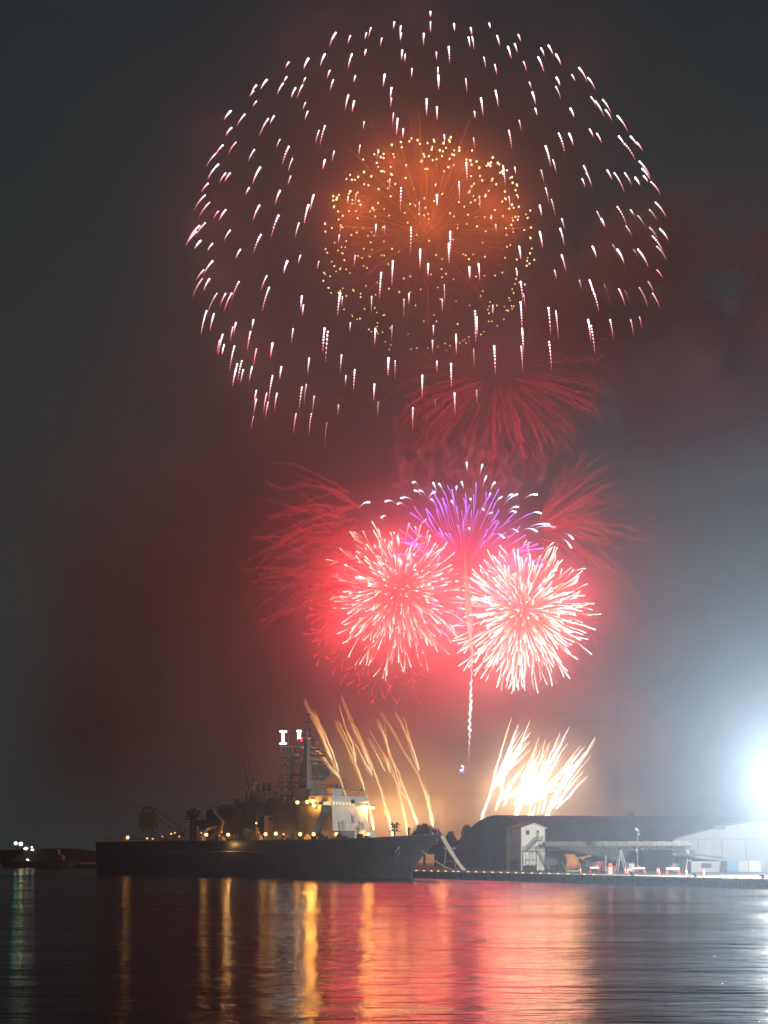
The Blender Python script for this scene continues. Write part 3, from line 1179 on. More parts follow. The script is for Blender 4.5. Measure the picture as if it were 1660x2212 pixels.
q = MB()
NS = 24
vs = []
for i in range(NS + 1):
    p = gn.lerp(gf, i / NS)
    vs += [(p.x, p.y, G), (p.x, p.y, arch(i / NS) - .2)]
fs = [(2 * i, 2 * i + 1, 2 * i + 3, 2 * i + 2) for i in range(NS)]
q.add(vs, fs)
e = gn + ax_ * LEN
q.quad((gn.x, gn.y, G), (e.x, e.y, G), (e.x, e.y, EAV - .2), (gn.x, gn.y, EAV - .2))
e2 = gf + ax_ * LEN
q.quad((gf.x, gf.y, G), (gf.x, gf.y, EAV - .2), (e2.x, e2.y, EAV - .2), (e2.x, e2.y, G))
q.build('wall', M['shed'], wt_)
q = MB()
vs = []
NL = 30
for j in range(2):
    for i in range(NS + 1):
        p = gn.lerp(gf, i / NS) - ax_ * .5 + ax_ * (LEN + 1) * j
        o_ = (gf - gn).normalized() * (-.5 if i == 0 else .5 if i == NS else 0)
        vs.append((p.x + o_.x, p.y + o_.y, arch(i / NS)))
fs = [(i, i + 1, NS + 2 + i, NS + 1 + i) for i in range(NS)]
q.add(vs, fs)
# standing seams
for j in range(0, 76):
    base = gn + ax_ * (LEN * j / 75)
    pts = [Vector((base.x, base.y, 0)).lerp(Vector((base.x + (gf - gn).x, base.y + (gf - gn).y, 0)), i / 12) + Vector((0, 0, arch(i / 12) + .05)) for i in range(7)]
    q.tube(pts, .05, 0, 3)
# fascia along the gable and eave
for i in range(NS):
    p, p2 = gn.lerp(gf, i / NS) - ax_ * .5, gn.lerp(gf, (i + 1) / NS) - ax_ * .5
    q.quad((p.x, p.y, arch(i / NS) + .003), (p2.x, p2.y, arch((i + 1) / NS) + .003), (p2.x, p2.y, arch((i + 1) / NS) - .5), (p.x, p.y, arch(i / NS) - .5))
q.build('roof', M['roof'], wt_)
q = MB()
c = gn.lerp(gf, .5) + ax_ * 68
c = Vector((P(1383, 1765, 372).x, 372 + 12, 0))
q.box((c.x - 1, c.y - 1, arch(.5) - .3), (c.x + 1, c.y + 1, arch(.5) + 1.2))
q.box((c.x - 1.2, c.y - 1.2, arch(.5) + 1.203), (c.x + 1.2, c.y + 1.2, arch(.5) + 1.5))
q.build('roof_vent', M['roof'], wt_)
for f0, f1, h in ((.20, .29, 6.2), (.55, .60, 5.0)):
    p, p2 = gn.lerp(gf, f0) - ax_ * .08, gn.lerp(gf, f1) - ax_ * .08
    q = MB()
    q.prism([(p.x, p.y), (p2.x, p2.y), (p2.x + .05 * ax_.x, p2.y + .05 * ax_.y), (p.x + .05 * ax_.x, p.y + .05 * ax_.y)], G, G + h)
    q.build('door', M['grey'], wt_)
q = MB()
for f in (.33, .42, .5, .64, .75, .86):
    p = gn.lerp(gf, f) - ax_ * .12
    q.cyl((p.x, p.y, G), (p.x, p.y, arch(f) - .6), .12, 6)
for k in range(14):
    p = gn + ax_ * (4 + k * 9) + Vector((0, -.15, 0))
    q.cyl((p.x, p.y, G), (p.x, p.y, EAV - .3), .16, 6)
q.build('wall_post', M['grey'], wt_)
q = MB()
p, p2 = gn.lerp(gf, .02) - ax_ * .2, gn.lerp(gf, .98) - ax_ * .2
q.tube([(p.x, p.y, EAV - .2), (p2.x, p2.y, EAV - .2)], .16, 0, 5)
q.tube([(p.x, p.y, EAV - 1.2), (p2.x, p2.y, EAV - 1.2)], .08, 0, 5)
q.build('gutter', M['grey'], wt_)
# --- low dark store behind the bow (left of the warehouse)
st_ = thing('store_shed', 'low dark store shed in the gloom behind the ship bow', 'shed', (0, 0, 0))
q = MB()
a, b2 = P(938, 0, 424), P(985, 0, 400)
dr = Vector((b2.x - a.x, b2.y - a.y, 0))
nr = Vector((.9, .45, 0)) * 10
q.prism([(a.x, a.y), (b2.x, b2.y), (b2.x + nr.x, b2.y + nr.y), (a.x + nr.x, a.y + nr.y)], G, 8.3)
q.build('wall', M['shed'], st_)
q = MB()
q.prism([(a.x - .4, a.y), (b2.x - .4, b2.y - .4), (b2.x + nr.x + .4, b2.y + nr.y), (a.x + nr.x, a.y + nr.y + .4)], 8.303, 8.7)
q.build('roof', M['roof'], st_)
# trestle stand behind the ropes
ts = thing('trestle', 'grey steel trestle standing behind the mooring ropes', 'trestle', P(972, 1844, 318).xy.to_3d() + Vector((0, 0, G)))
q = MB()
for dx in (-1.6, 1.6):
    for dy in (-.6, .6):
        q.tube([(dx, dy, 0), (dx * .6, dy * .5, 5.6)], .14, 0, 5)
    q.tube([(dx * .8, -.6, 2.4), (dx * .8, .6, 2.4)], .08, 0, 4)
q.tube([(-1.3, -.5, 2.4), (1.3, -.5, 2.4)], .1, 0, 4)
q.build('leg_frame', M['grey'], ts)
q = MB()
q.box((-1.7, -.6, 5.6), (1.7, .6, 6.0))
q.build('top_beam', M['grey'], ts)

# --- white stair tower
tw0 = P(1127, 1882, 322)          # near corner
th = math.radians(27)
f1 = Vector((math.cos(th), math.sin(th), 0))        # along the front, to the right
f2 = Vector((-math.sin(th), math.cos(th), 0))       # along the side, into depth
WF, WS = 7.5, 7.3
tw = thing('stair_tower', 'cream gabled tower building with an outside steel stair on the quay', 'tower', (tw0.x, tw0.y, G), th)
HE = EYE + (HZ - 1790) / F * 322 - G      # eave height over ground
HR = HE + 1.15
q = MB()
q.add([(0, 0, 0), (WF, 0, 0), (WF, WS, 0), (0, WS, 0), (0, 0, HE), (WF, 0, HE), (WF, WS, HE), (0, WS, HE), (WF / 2, 0, HR), (WF / 2, WS, HR)],
      [(0, 1, 5, 8, 4), (1, 2, 6, 5), (2, 3, 7, 9, 6), (3, 0, 4, 7)])
q.build('wall', M['wall'], tw)
q = MB()
o1 = .35
for sgn in (-1, 1):
    xe = WF / 2 + sgn * (WF / 2 + o1)
    ze = HE - .12 + .05
    q.add([(WF / 2, -o1, HR + .05), (xe, -o1, ze), (xe, WS + o1, ze), (WF / 2, WS + o1, HR + .05),
           (WF / 2, -o1, HR + .25), (xe, -o1, ze + .2), (xe, WS + o1, ze + .2), (WF / 2, WS + o1, HR + .25)],
          [(0, 1, 2, 3), (4, 7, 6, 5), (0, 4, 5, 1), (1, 5, 6, 2), (2, 6, 7, 3)])
q.build('roof', M['shed'], tw)
q = MB()
for sgn in (-1, 1):
    xe = WF / 2 + sgn * (WF / 2 + o1)
    ze = HE - .12 + .05
    q.add([(WF / 2, -o1 - .01, HR + .02), (xe, -o1 - .01, ze - .03), (xe, -o1 - .01, ze + .22), (WF / 2, -o1 - .01, HR + .27),
           (WF / 2, -o1 - .05, HR + .02), (xe, -o1 - .05, ze - .03), (xe, -o1 - .05, ze + .22), (WF / 2, -o1 - .05, HR + .27)],
          [(0, 1, 2, 3), (7, 6, 5, 4), (0, 4, 5, 1), (1, 5, 6, 2), (2, 6, 7, 3)])
q.build('fascia', M['white'], tw)
q = MB()
q.box((0, -.04, HE * .55), (WF, -.003, HE * .55 + .08))
q.box((-.04, 0, HE * .55), (-.003, WS, HE * .55 + .08))
q.build('cladding_joint', M['pale'], tw)


def tower_window(xc, zc, w, h, side=False):
    q = MB()
    if not side:
        q.box((xc - w / 2, -.05, zc - h / 2), (xc + w / 2, -.02, zc + h / 2))
    else:
        q.box((-.05, xc - w / 2, zc - h / 2), (-.02, xc + w / 2, zc + h / 2))
    o = q.build('window', M['glass'], tw)
    q = MB()
    def bx_(a0, a1, z0, z1):
        if not side:
            q.box((a0, -.11, z0), (a1, -.052, z1))
        else:
            q.box((-.11, a0, z0), (-.052, a1, z1))
    bx_(xc - w / 2 - .06, xc - w / 2 + .05, zc - h / 2, zc + h / 2)
    bx_(xc + w / 2 - .05, xc + w / 2 + .06, zc - h / 2, zc + h / 2)
    bx_(xc - .04, xc + .04, zc - h / 2, zc + h / 2)
    bx_(xc - w / 2 - .06, xc + w / 2 + .06, zc - h / 2 - .1, zc - h / 2 - .003)
    bx_(xc - w / 2 - .06, xc + w / 2 + .06, zc + h / 2 + .003, zc + h / 2 + .1)
    q.build('frame', M['pale'], o)


tower_window(1.9, HE * .90, 1.0, 1.0)
tower_window(5.1, HE * .90, .75, 1.0)
tower_window(5.75, HE * .565, 1.0, 1.05)
tower_window(4.8, HE * .90, 1.3, 1.0, True)
tower_window(3.3, HE * .575, 1.3, 1.0, True)
q = MB()
q.box((4.6, -.06, HE * .73), (5.4, -.02, HE * .73 + 2.0))
q.build('door', M['pale'], tw)
q = MB()
q.box((-.06, 1.5, 0), (-.02, 5.2, 2.8))
for k in (1.5, 3.35, 5.2):
    q.box((-.1, k - .06, 0), (-.062, k + .06, 2.85))
q.box((-.1, 1.44, 2.0), (-.062, 5.26, 2.1))
q.build('shutter_door', M['door'], tw)
q = MB()
q.cyl((WF - .12, -.14, 0), (WF - .12, -.14, HE), .08, 6)
q.cyl((-.1, .12, 0), (-.1, .12, HE), .07, 6)
q.build('downpipe', M['steel'], tw)
# outside stair
z1_, z2_ = HE * .47, HE * .72
q = MB()
q.box((.2, -1.7, z1_ - .12), (4.6, -.12, z1_))
q.box((4.2, -1.7, z2_ - .12), (6.2, -.12, z2_))
for (xx, yy) in ((.3, -1.6), (2.5, -1.6), (4.5, -1.6), (6.1, -1.6), (.3, -.3), (4.5, -.3)):
    q.tube([(xx, yy, 0), (xx, yy, z1_ if xx < 5 else z1_ - 1)], .08, 0, 5)
q.tube([(4.3, -1.6, z1_), (4.3, -1.6, z2_)], .07, 0, 5)
q.tube([(6.1, -1.6, z2_), (4.4, -.2, z2_ - 2)], .06, 0, 5)
for zz in (1.4, 2.9):
    q.tube([(.3, -1.6, zz), (4.5, -1.6, zz)], .055, 0, 4)
q.tube([(.3, -1.6, 0), (2.5, -1.6, z1_)], .045, 0, 4)
q.tube([(2.5, -1.6, z1_), (4.5, -1.6, 1.4)], .045, 0, 4)
q.tube([(.3, -1.6, 2.9), (2.5, -1.6, 1.4)], .045, 0, 4)
q.build('stair_frame', M['steel'], tw)


def flight(x0_, z0_, x1_, z1__, y0_, nst):
    q = MB()
    for yy in (y0_, y0_ + .9):
        q.tube([(x0_, yy, z0_), (x1_, yy, z1__)], .10, 0, 4)
        q.tube([(x0_, yy, z0_ + 1.0), (x1_, yy, z1__ + 1.0)], .05, 0, 4)
        for k in range(0, nst + 1, 2):
            f = k / nst
            xx, zz = x0_ + (x1_ - x0_) * f, z0_ + (z1__ - z0_) * f
            q.tube([(xx, yy, zz), (xx, yy, zz + 1.0)], .035, 0, 4)
    for k in range(nst):
        f = (k + .5) / nst
        xx, zz = x0_ + (x1_ - x0_) * f, z0_ + (z1__ - z0_) * f
        q.box((xx - .14, y0_, zz - .03), (xx + .14, y0_ + .9, zz))
    return q


flight(1.2, z1_, 4.3, z2_, -1.6, 14).build('stair_flight', M['steel'], tw)
flight(7.6, .05, 4.5, z1_, -1.6, 18).build('stair_flight', M['steel'], tw)
q = MB()
rails(q, .2, 4.6, -1.7, -.2, z1_, 1.05, .7, .035, ('n', 'a'))
rails(q, 4.2, 6.2, -1.7, -.2, z2_, 1.05, .6, .035, ('n', 'b'))
q.build('stair_railing', M['steel'], tw)

# --- conveyor gallery from the tower to the right
cv = thing('conveyor_gallery', 'long pale truss conveyor gallery crossing in front of the warehouse', 'conveyor', (0, 0, 0))
ca = Vector((P(1183, 0, 324).x, 324, 0))
cb = Vector((P(1490, 0, 296).x, 296, 0))
q = MB()
zA0, zA1, zA2 = P(0, 1838, 324).z, P(0, 1829.5, 324).z, P(0, 1819, 324).z
zB0, zB1, zB2 = P(0, 1835, 296).z, P(0, 1828.5, 296).z, P(0, 1818, 296).z
dn = (cb - ca).normalized()
nn = Vector((-dn.y, dn.x, 0)) * 1.0
N = 30
for s in (1, -1):
    for i in range(N):
        a, b2 = ca.lerp(cb, i / N) + nn * s, ca.lerp(cb, (i + 1) / N) + nn * s
        f, f2_ = i / N, (i + 1) / N
        lo = lambda f: zA0 + (zB0 - zA0) * f
        mi = lambda f: zA1 + (zB1 - zA1) * f
        q.tube([a + Vector((0, 0, lo(f))), b2 + Vector((0, 0, lo(f2_)))], .11, 0, 4)
        q.tube([a + Vector((0, 0, mi(f))), b2 + Vector((0, 0, mi(f2_)))], .11, 0, 4)
        q.tube([a + Vector((0, 0, lo(f))), a.lerp(b2, .5) + Vector((0, 0, mi(f)))], .07, 0, 4)
        q.tube([a.lerp(b2, .5) + Vector((0, 0, mi(f))), b2 + Vector((0, 0, lo(f2_)))], .07, 0, 4)
q.build('truss', M['steel'], cv)
q = MB()
for i in range(N):
    a, b2 = ca.lerp(cb, (i + .04) / N), ca.lerp(cb, (i + .96) / N)
    f, f2_ = i / N, (i + 1) / N
    m0, m1 = zA1 + (zB1 - zA1) * f + .15, zA2 + (zB2 - zA2) * f
    vs = [a + nn * 1.05 + Vector((0, 0, m0)), b2 + nn * 1.05 + Vector((0, 0, m0)), b2 - nn * 1.05 + Vector((0, 0, m0)), a - nn * 1.05 + Vector((0, 0, m0))]
    vs2 = [p + Vector((0, 0, m1 - m0 - .08 * (i % 3))) for p in vs]
    q.add(vs + vs2, [(3, 2, 1, 0), (4, 5, 6, 7), (0, 1, 5, 4), (1, 2, 6, 5), (2, 3, 7, 6), (3, 0, 4, 7)])
q.build('gallery_panel', M['pale'], cv)
for u, yy, lean in ((1343, 309, 1.2), (1487, 296, .9)):
    q = MB()
    zt_ = P(0, 1836, yy).z
    c = P(u, 0, yy)
    for s in (-1, 1):
        q.tube([(c.x - lean * .2, yy + s, zt_), (c.x + lean, yy + s * 1.6, G)], .16, 0, 5)
        q.tube([(c.x - lean * .2, yy + s, zt_), (c.x - lean, yy + s * 1.6, G)], .16, 0, 5)
    q.tube([(c.x + lean * .5, yy - 1.3, (zt_ + G) / 2), (c.x - lean * .5, yy - 1.3, (zt_ + G) / 2)], .1, 0, 4)
    q.build('trestle_leg', M['pale'], cv)

# --- pale arched shed at the right
w2 = thing('arched_shed', 'pale arched shed with a curved gable facing the quay beside the floodlight', 'shed', (0, 0, 0))
X0, X1, YF, YB = P(1455, 0, 300).x, P(1455, 0, 300).x + 58, 300.0, 336.0
SPR, RI2 = P(0, 1814, 300).z, 4.9


def arch2(f):
    return SPR + RI2 * (1 - (2 * f - 1) ** 2)


q = MB()
vs = []
for i in range(NS + 1):
    x = X0 + (X1 - X0) * i / NS
    vs += [(x, YF, G), (x, YF, SPR), (x, YF, arch2(i / NS))]
fs = []
for i in range(NS):
    fs += [(3 * i, 3 * i + 3, 3 * i + 4, 3 * i + 1), (3 * i + 1, 3 * i + 4, 3 * i + 5, 3 * i + 2)]
q.add(vs, fs)
q.quad((X0, YF, G), (X0, YF, SPR), (X0, YB, SPR), (X0, YB, G))
q.build('wall', M['shed2'], w2)
q = MB()
vs = []
for yy in (YF - .4, YB):
    for i in range(NS + 1):
        x = X0 + (X1 - X0) * i / NS
        vs.append((x - (.3 if i == 0 else 0), yy, arch2(i / NS) + .12))
q.add(vs, [(i, i + 1, NS + 2 + i, NS + 1 + i) for i in range(NS)])
for i in range(NS):
    x, x2 = X0 + (X1 - X0) * i / NS, X0 + (X1 - X0) * (i + 1) / NS
    q.quad((x, YF - .41, arch2(i / NS) + .12), (x2, YF - .41, arch2((i + 1) / NS) + .12), (x2, YF - .41, arch2((i + 1) / NS) - .25), (x, YF - .41, arch2(i / NS) - .25))
q.build('roof', M['roof'], w2)
q = MB()
q.box((X0, YF - .12, SPR - .1), (X1, YF - .003, SPR + .15))
for k in range(10):
    q.box((X0 + .1 + k * 5.8, YF - .1, G), (X0 + .4 + k * 5.8, YF - .004, SPR - .103))
q.build('wall_post', M['grey'], w2)
for u, w_, h_ in ((1478, 5.5, 5.2), (1555, 3, 1.4)):
    q = MB()
    x = P(u, 0, 300).x
    if u == 1478:
        q.box((x - w_ / 2, YF - .06, G), (x + w_ / 2, YF - .02, G + h_))
        q.build('door', M['dark'], w2)
    else:
        q.box((x - w_ / 2, YF - .06, G + 10.2), (x + w_ / 2, YF - .02, G + 11.3))
        q.build('gable_vent', M['dark'], w2)
# lean-to canopy and site office
cnp = thing('site_office', 'small pale site office under a dark canopy in front of the arched shed', 'office', P(1505, 1844, 292).xy.to_3d() + Vector((0, 0, G)))
q = MB()
q.box((-1.2, 0, 0), (5.5, 3, 2.6))
q.build('wall', M['shed2'], cnp)
q = MB()
q.add([(-4.5, -1, 4.4), (7.5, -1, 3.0), (7.5, 4, 3.3), (-4.5, 4, 4.7), (-4.5, -1, 4.6), (7.5, -1, 3.2), (7.5, 4, 3.5), (-4.5, 4, 4.9)],
      [(3, 2, 1, 0), (4, 5, 6, 7), (0, 1, 5, 4), (1, 2, 6, 5), (2, 3, 7, 6), (3, 0, 4, 7)])
for xx in (-4.3, 7.3):
    q.tube([(xx, -.8, 0), (xx, -.8, 3.2)], .1, 0, 5)
q.build('canopy', M['dark'], cnp)
q = MB()
q.box((1.2, -.06, 1.0), (3.6, -.01, 2.1))
q.build('window', M['glass'], cnp)
# shipping containers
for (u, wd, m_, lb) in ((1585, 2.6, 'blue', 'faded blue container with a pale door light at the right end of the quay'), (1606, 2.5, 'shed2', 'grey container beside the blue one on the right quay'), (1632, 2.6, 'steel', 'ribbed grey container closest to the floodlight mast')):
    ct = thing('cargo_container', lb, 'container', P(u, 1844, 288).xy.to_3d() + Vector((0, 0, G)))
    q = MB()
    q.box((-wd / 2, 0, .1), (wd / 2, 6, 2.7))
    for k in range(9):
        q.box((-wd / 2 - .05, .2 + k * .65, .2), (-wd / 2 - .003, .5 + k * .65, 2.6))
    q.build('body', M[m_], ct)
    q = MB()
    for s in (-1, 1):
        q.box((s * .06, -.05, .2), (s * (wd / 2 - .1), -.01, 2.6))
        q.tube([(s * .5, -.1, .2), (s * .5, -.1, 2.6)], .03, 0, 4)
    q.build('door', M[m_], ct)

# --- cable reel
rl = thing('hose_reel', 'big reel of orange hose on a green cradle beside the stair tower', 'reel', P(1228, 1844, 306).xy.to_3d() + Vector((0, 0, G)), math.radians(24))
q = MB()
for k in range(7):
    x = -1.3 + k * .44
    pts = [(x + .16 * math.sin(3 * t + k * 1.3) * (1 if t % 3 else .6), 1.75 * math.cos(t * 2 * math.pi / 24), 2.35 + 1.75 * math.sin(t * 2 * math.pi / 24)) for t in range(25)]
    q.tube(pts, .26, 0, 6, .08)
q.cyl((-1.5, 0, 2.35), (1.6, 0, 2.35), 1.6, 24)
q.build('hose_coil', M['coil'], rl)
q = MB()
for x in (-1.75, 1.62):
    pts = [(x, 1.95 * math.cos(t * math.pi / 14), 2.35 + 1.95 * math.sin(t * math.pi / 14)) for t in range(29)]
    q.tube(pts, .07, 0, 5)
    for k in range(6):
        a = k * math.pi / 3
        q.tube([(x, 0, 2.35), (x, 1.9 * math.cos(a), 2.35 + 1.9 * math.sin(a))], .06, 0, 4)
q.build('reel_flange', M['dark'], rl)
q = MB()
for x in (-1.9, 1.8):
    q.tube([(x, -2.2, .15), (x, 0, 2.35), (x, 2.2, .15)], .11, 0, 5)
    q.tube([(x, -2.4, .15), (x, 2.4, .15)], .14, 0, 5)
for y in (-2.2, 2.2):
    q.tube([(-1.9, y, .15), (1.8, y, .15)], .12, 0, 5)
q.box((-2.0, -2.4, 0), (1.9, -2.15, .3))
q.build('cradle', M['green'], rl)

# --- excavator
ex = thing('excavator', 'orange excavator with folded boom parked in front of the warehouse', 'excavator', P(1272, 1844, 316).xy.to_3d() + Vector((0, 0, G)))
q = MB()
for y in (-1.1, 1.1):
    q.tube([(-1.7, y, .15), (-2.0, y, .45), (-1.7, y, .8), (1.7, y, .8), (2.0, y, .45), (1.7, y, .15), (-1.7, y, .15)], .16, 0, 5)
    q.box((-1.6, y - .2, .2), (1.6, y + .2, .75))
q.build('track', M['black'], ex)
q = MB()
q.box((-.8, -1.2, .9), (2.0, 1.2, 2.2))
q.build('body', M['dark'], ex)
q = MB()
q.box((-1.3, -1.15, .95), (-.1, 0, 2.7))
q.build('cab', M['glass'], ex)
q = MB()
q.tube([(-.9, .4, 1.6), (-1.6, .4, 3.1), (.6, .4, 3.9)], [.32, .36, .3], 0, 6)
q.build('boom', M['coil'], ex)
q = MB()
q.tube([(.6, .4, 4.0), (-2.9, .4, 3.2), (-2.0, .4, 1.2)], [.12, .26, .2], 0, 6)
q.tube([(-2.9, .4, 3.3), (-2.2, .4, 1.0)], .22, 0, 5)
q.build('arm', M['coil'], ex)
q = MB()
q.add([(-2.5, 0, 1.0), (-1.7, 0, 1.1), (-1.5, 0, .3), (-2.3, 0, .2), (-2.5, .9, 1.0), (-1.7, .9, 1.1), (-1.5, .9, .3), (-2.3, .9, .2)],
      [(0, 1, 2, 3), (7, 6, 5, 4), (1, 5, 6, 2), (2, 6, 7, 3), (3, 7, 4, 0)])
q.build('bucket', M['dark'], ex)
# red skip
rk = thing('site_cabin', 'red steel site cabin beside the excavator', 'cabin', P(1296, 1844, 318).xy.to_3d() + Vector((0, 0, G)))
q = MB()
q.box((-1.15, 0, .1), (1.15, 2.2, 2.4))
q.build('body', M['red'], rk)
q = MB()
q.box((-1.2, -.05, 2.403), (1.2, 2.25, 2.5))
q.box((-1.2, -.05, 0), (1.2, 2.25, .097))
q.box((-.04, -.04, .15), (.04, -.003, 2.35))
q.build('frame', M['dark'], rk)
# pale post
for u, v1_, yy, lb in ((1318 - 12, 1849, 312, 'short pale pipe post standing by the red site cabin'),):
    p = P(u + 3, 0, yy)
    h = P(0, v1_, yy).z - G
    o = MB().cyl((p.x, yy, G), (p.x, yy, G + h), .22, 8).box((p.x - .4, yy - .4, G), (p.x + .4, yy + .4, G + .3)).build('pipe_post', M['pale'])
    tag(o, lb, 'post')
# pump unit
pu = thing('pump_unit', 'pale pump unit with round tank by the tall lamp post', 'pump', P(1362, 1844, 296).xy.to_3d() + Vector((0, 0, G)))
q = MB()
q.box((-.9, -.5, .2), (1.1, .8, 1.0))
q.cyl((-.7, -.2, 1.5), (.9, -.2, 1.5), .55, 14)
q.build('tank', M['pale'], pu)
q = MB()
for x in (-.9, 1.0):
    q.tube([(x, -.55, 0), (x, -.55, 2.2)], .06, 0, 4)
q.tube([(-.9, -.55, 2.2), (1.0, -.55, 2.2)], .06, 0, 4)
q.build('frame', M['steel'], pu)

# --- lamp post (unlit)
lp = thing('lamp_post', 'tall unlit grey lamp post in front of the conveyor gallery', 'lamp post', P(1378, 1844, 291).xy.to_3d() + Vector((0, 0, G)))
hp = P(0, 1796, 291).z - G
q = MB()
q.tube([(0, 0, 0), (0, 0, hp * .5), (0, 0, hp)], [.16, .13, .1], 0, 8)
q.build('pole', M['grey'], lp)
q = MB()
q.box((-.5, -.3, hp), (.5, .3, hp + .15))
q.ball((-.35, -.2, hp + .45), .42, seg=10, rings=7)
q.box((.1, -.3, hp - .9), (.45, .1, hp - .6))
q.box((-.4, -.25, hp * .5), (-.16, .25, hp * .5 + .7))
q.build('lamp_head', M['pale'], lp)

# --- floodlight mast at the right edge of the view
FLP = P(1738, 1692, 232)
fl = thing('floodlight_mast', 'tall quay mast with a blinding white floodlight head', 'floodlight', (FLP.x, FLP.y, G))
q = MB()
q.tube([(1.1, .6, 0), (1.1, .6, FLP.z - G + 1)], [.28, .16], 0, 10)
q.build('pole', M['steel'], fl)
hz = FLP.z - G
q = MB()
q.box((.45, -.1, hz - .9), (1.0, .5, hz + .9))
q.box((.3, -.7, hz + .62), (.95, .6, hz + .75))
fh = q.build('lamp_head', M['steel'], fl)
FLM = emit('flood_lens', (0.96, 0.98, 1.0), 400.0)
q = MB()
q.ball((0, 0, hz), .55, seg=16, rings=10)
q.build('lens', FLM, fh, smooth=True)
lamp('flood_light', (-.7, -.7, hz), E_FLOOD, (1.0, .96, .90), .6, fl)

# --- quay edge: marker lamps, bollards, fenders
YEL = emit('marker_yellow', (1.0, .78, .25), 1.6)
xl = [137, 200, 262, 318, 380, 445, 485, 567, 632, 700, 768, 838, 897, 965, 1020, 1095, 1168, 1240, 1313, 1395, 1530, 1610]
us = [(1600 + x / 2.075) / 1.851 for x in xl] + [1375, 1416, 1458, 1488, 1520, 1556, 1590, 1622]
first = None
for i, u in enumerate(us):
    p = edge_u(u)
    if first is None:
        q = MB()
        q.box((-.28, -.14, 0), (.28, .14, .22))
        q.box((-.20, -.18, .05), (.20, -.142, .2))
        first = q.build('marker_block', YEL)
        o = first
    else:
        o = first.copy()
        S.collection.objects.link(o)
    o.location = (p.x, p.y, 1.714)
    o.rotation_euler = (0, 0, math.atan2(DIR.y, DIR.x))
    tag(o, 'small yellow glowing edge marker on the quay coping', 'marker', 'yellow edge markers along the quay')
for i, u in enumerate((1361, 1497, 1642)):
    p = edge_u(u) + INL * .8
    bo = thing('bollard', ('dark quay bollard nearest the lit barrier by the cones', 'dark mooring bollard halfway along the lit apron', 'dark mooring bollard under the floodlight')[i], 'bollard', (p.x, p.y, 1.712), 0, 'mooring bollards on the quay')
    q = MB()
    q.tube([(0, 0, 0), (0, 0, .12), (0, 0, .5)], [.42, .28, .26], 0, 12)
    q.build('post', M['black'], bo)
    q = MB()
    q.tube([(-.05, 0, .5), (-.1, 0, .62), (-.12, 0, .78)], [.3, .42, .3], 0, 12)
    q.tube([(-.55, 0, .62), (.35, 0, .64)], .17, 0, 8)
    q.build('cap', M['black'], bo)
fen = None
for i, u in enumerate(range(915, 1660, 37)):
    p = edge_u(u + 9) - INL * .32
    if fen is None:
        q = MB()
        q.box((-.9, -.15, -.5), (.9, .19, .38))
        q.box((-1.0, -.22, -.42), (-.7, -.153, .3))
        q.box((.7, -.22, -.42), (1.0, -.153, .3))
        fen = q.build('fender', M['black'])
        o = fen
    else:
        o = fen.copy()
        S.collection.objects.link(o)
    o.location = (p.x, p.y, .9)
    o.rotation_euler = (0, 0, math.atan2(DIR.y, DIR.x))
    tag(o, 'black rubber fender on the quay wall above the water', 'fender', 'fenders along the quay wall')
# white panel on the quay wall under the ropes
p = edge_u(992) - INL * .17
o = MB().box((-.5, -.04, -.8), (.5, 0, .7)).build('gauge_board', M['pale'])
o.location = (p.x, p.y, .8)
o.rotation_euler = (0, 0, math.atan2(DIR.y, DIR.x))
tag(o, 'pale board on the quay wall below the mooring ropes', 'board')
# orange cones
REFL = M['orange']
cone0 = None
for i, (u, yb) in enumerate(((1254, 273), (1351, 268), (1356, 266), (1421, 258), (1424, 256), (1483, 250), (1520, 246))):
    p = P(u, 0, yb)
    lb = ('orange cone by the hose reel on the apron', 'left cone of the pair near the tall lamp post', 'right cone of the pair near the tall lamp post', 'left cone of the pair before the third trestle barrier',
          'right cone of the pair before the third trestle barrier', 'lone orange cone in front of the site office', 'orange cone closest to the containers')[i]
    if cone0 is None:
        cone0 = thing('traffic_cone', lb, 'cone', (p.x, yb, 1.712), 0, 'orange cones on the quay')
        q = MB()
        q.tube([(0, 0, .06), (0, 0, 1.5)], [.34, .08], 0, 12)
        q.build('cone_body', M['orange'], cone0)
        q = MB()
        q.box((-.45, -.45, 0), (.45, .45, .06))
        q.build('cone_base', M['black'], cone0)
        q = MB()
        q.tube([(0, 0, .75), (0, 0, 1.0)], [.225, .175], 0, 12)
        q.build('cone_sleeve', M['white'], cone0)
        o = cone0
    else:
        o = copy_tree(cone0)
        o.location = (p.x, yb, 1.712)
        o['label'] = lb
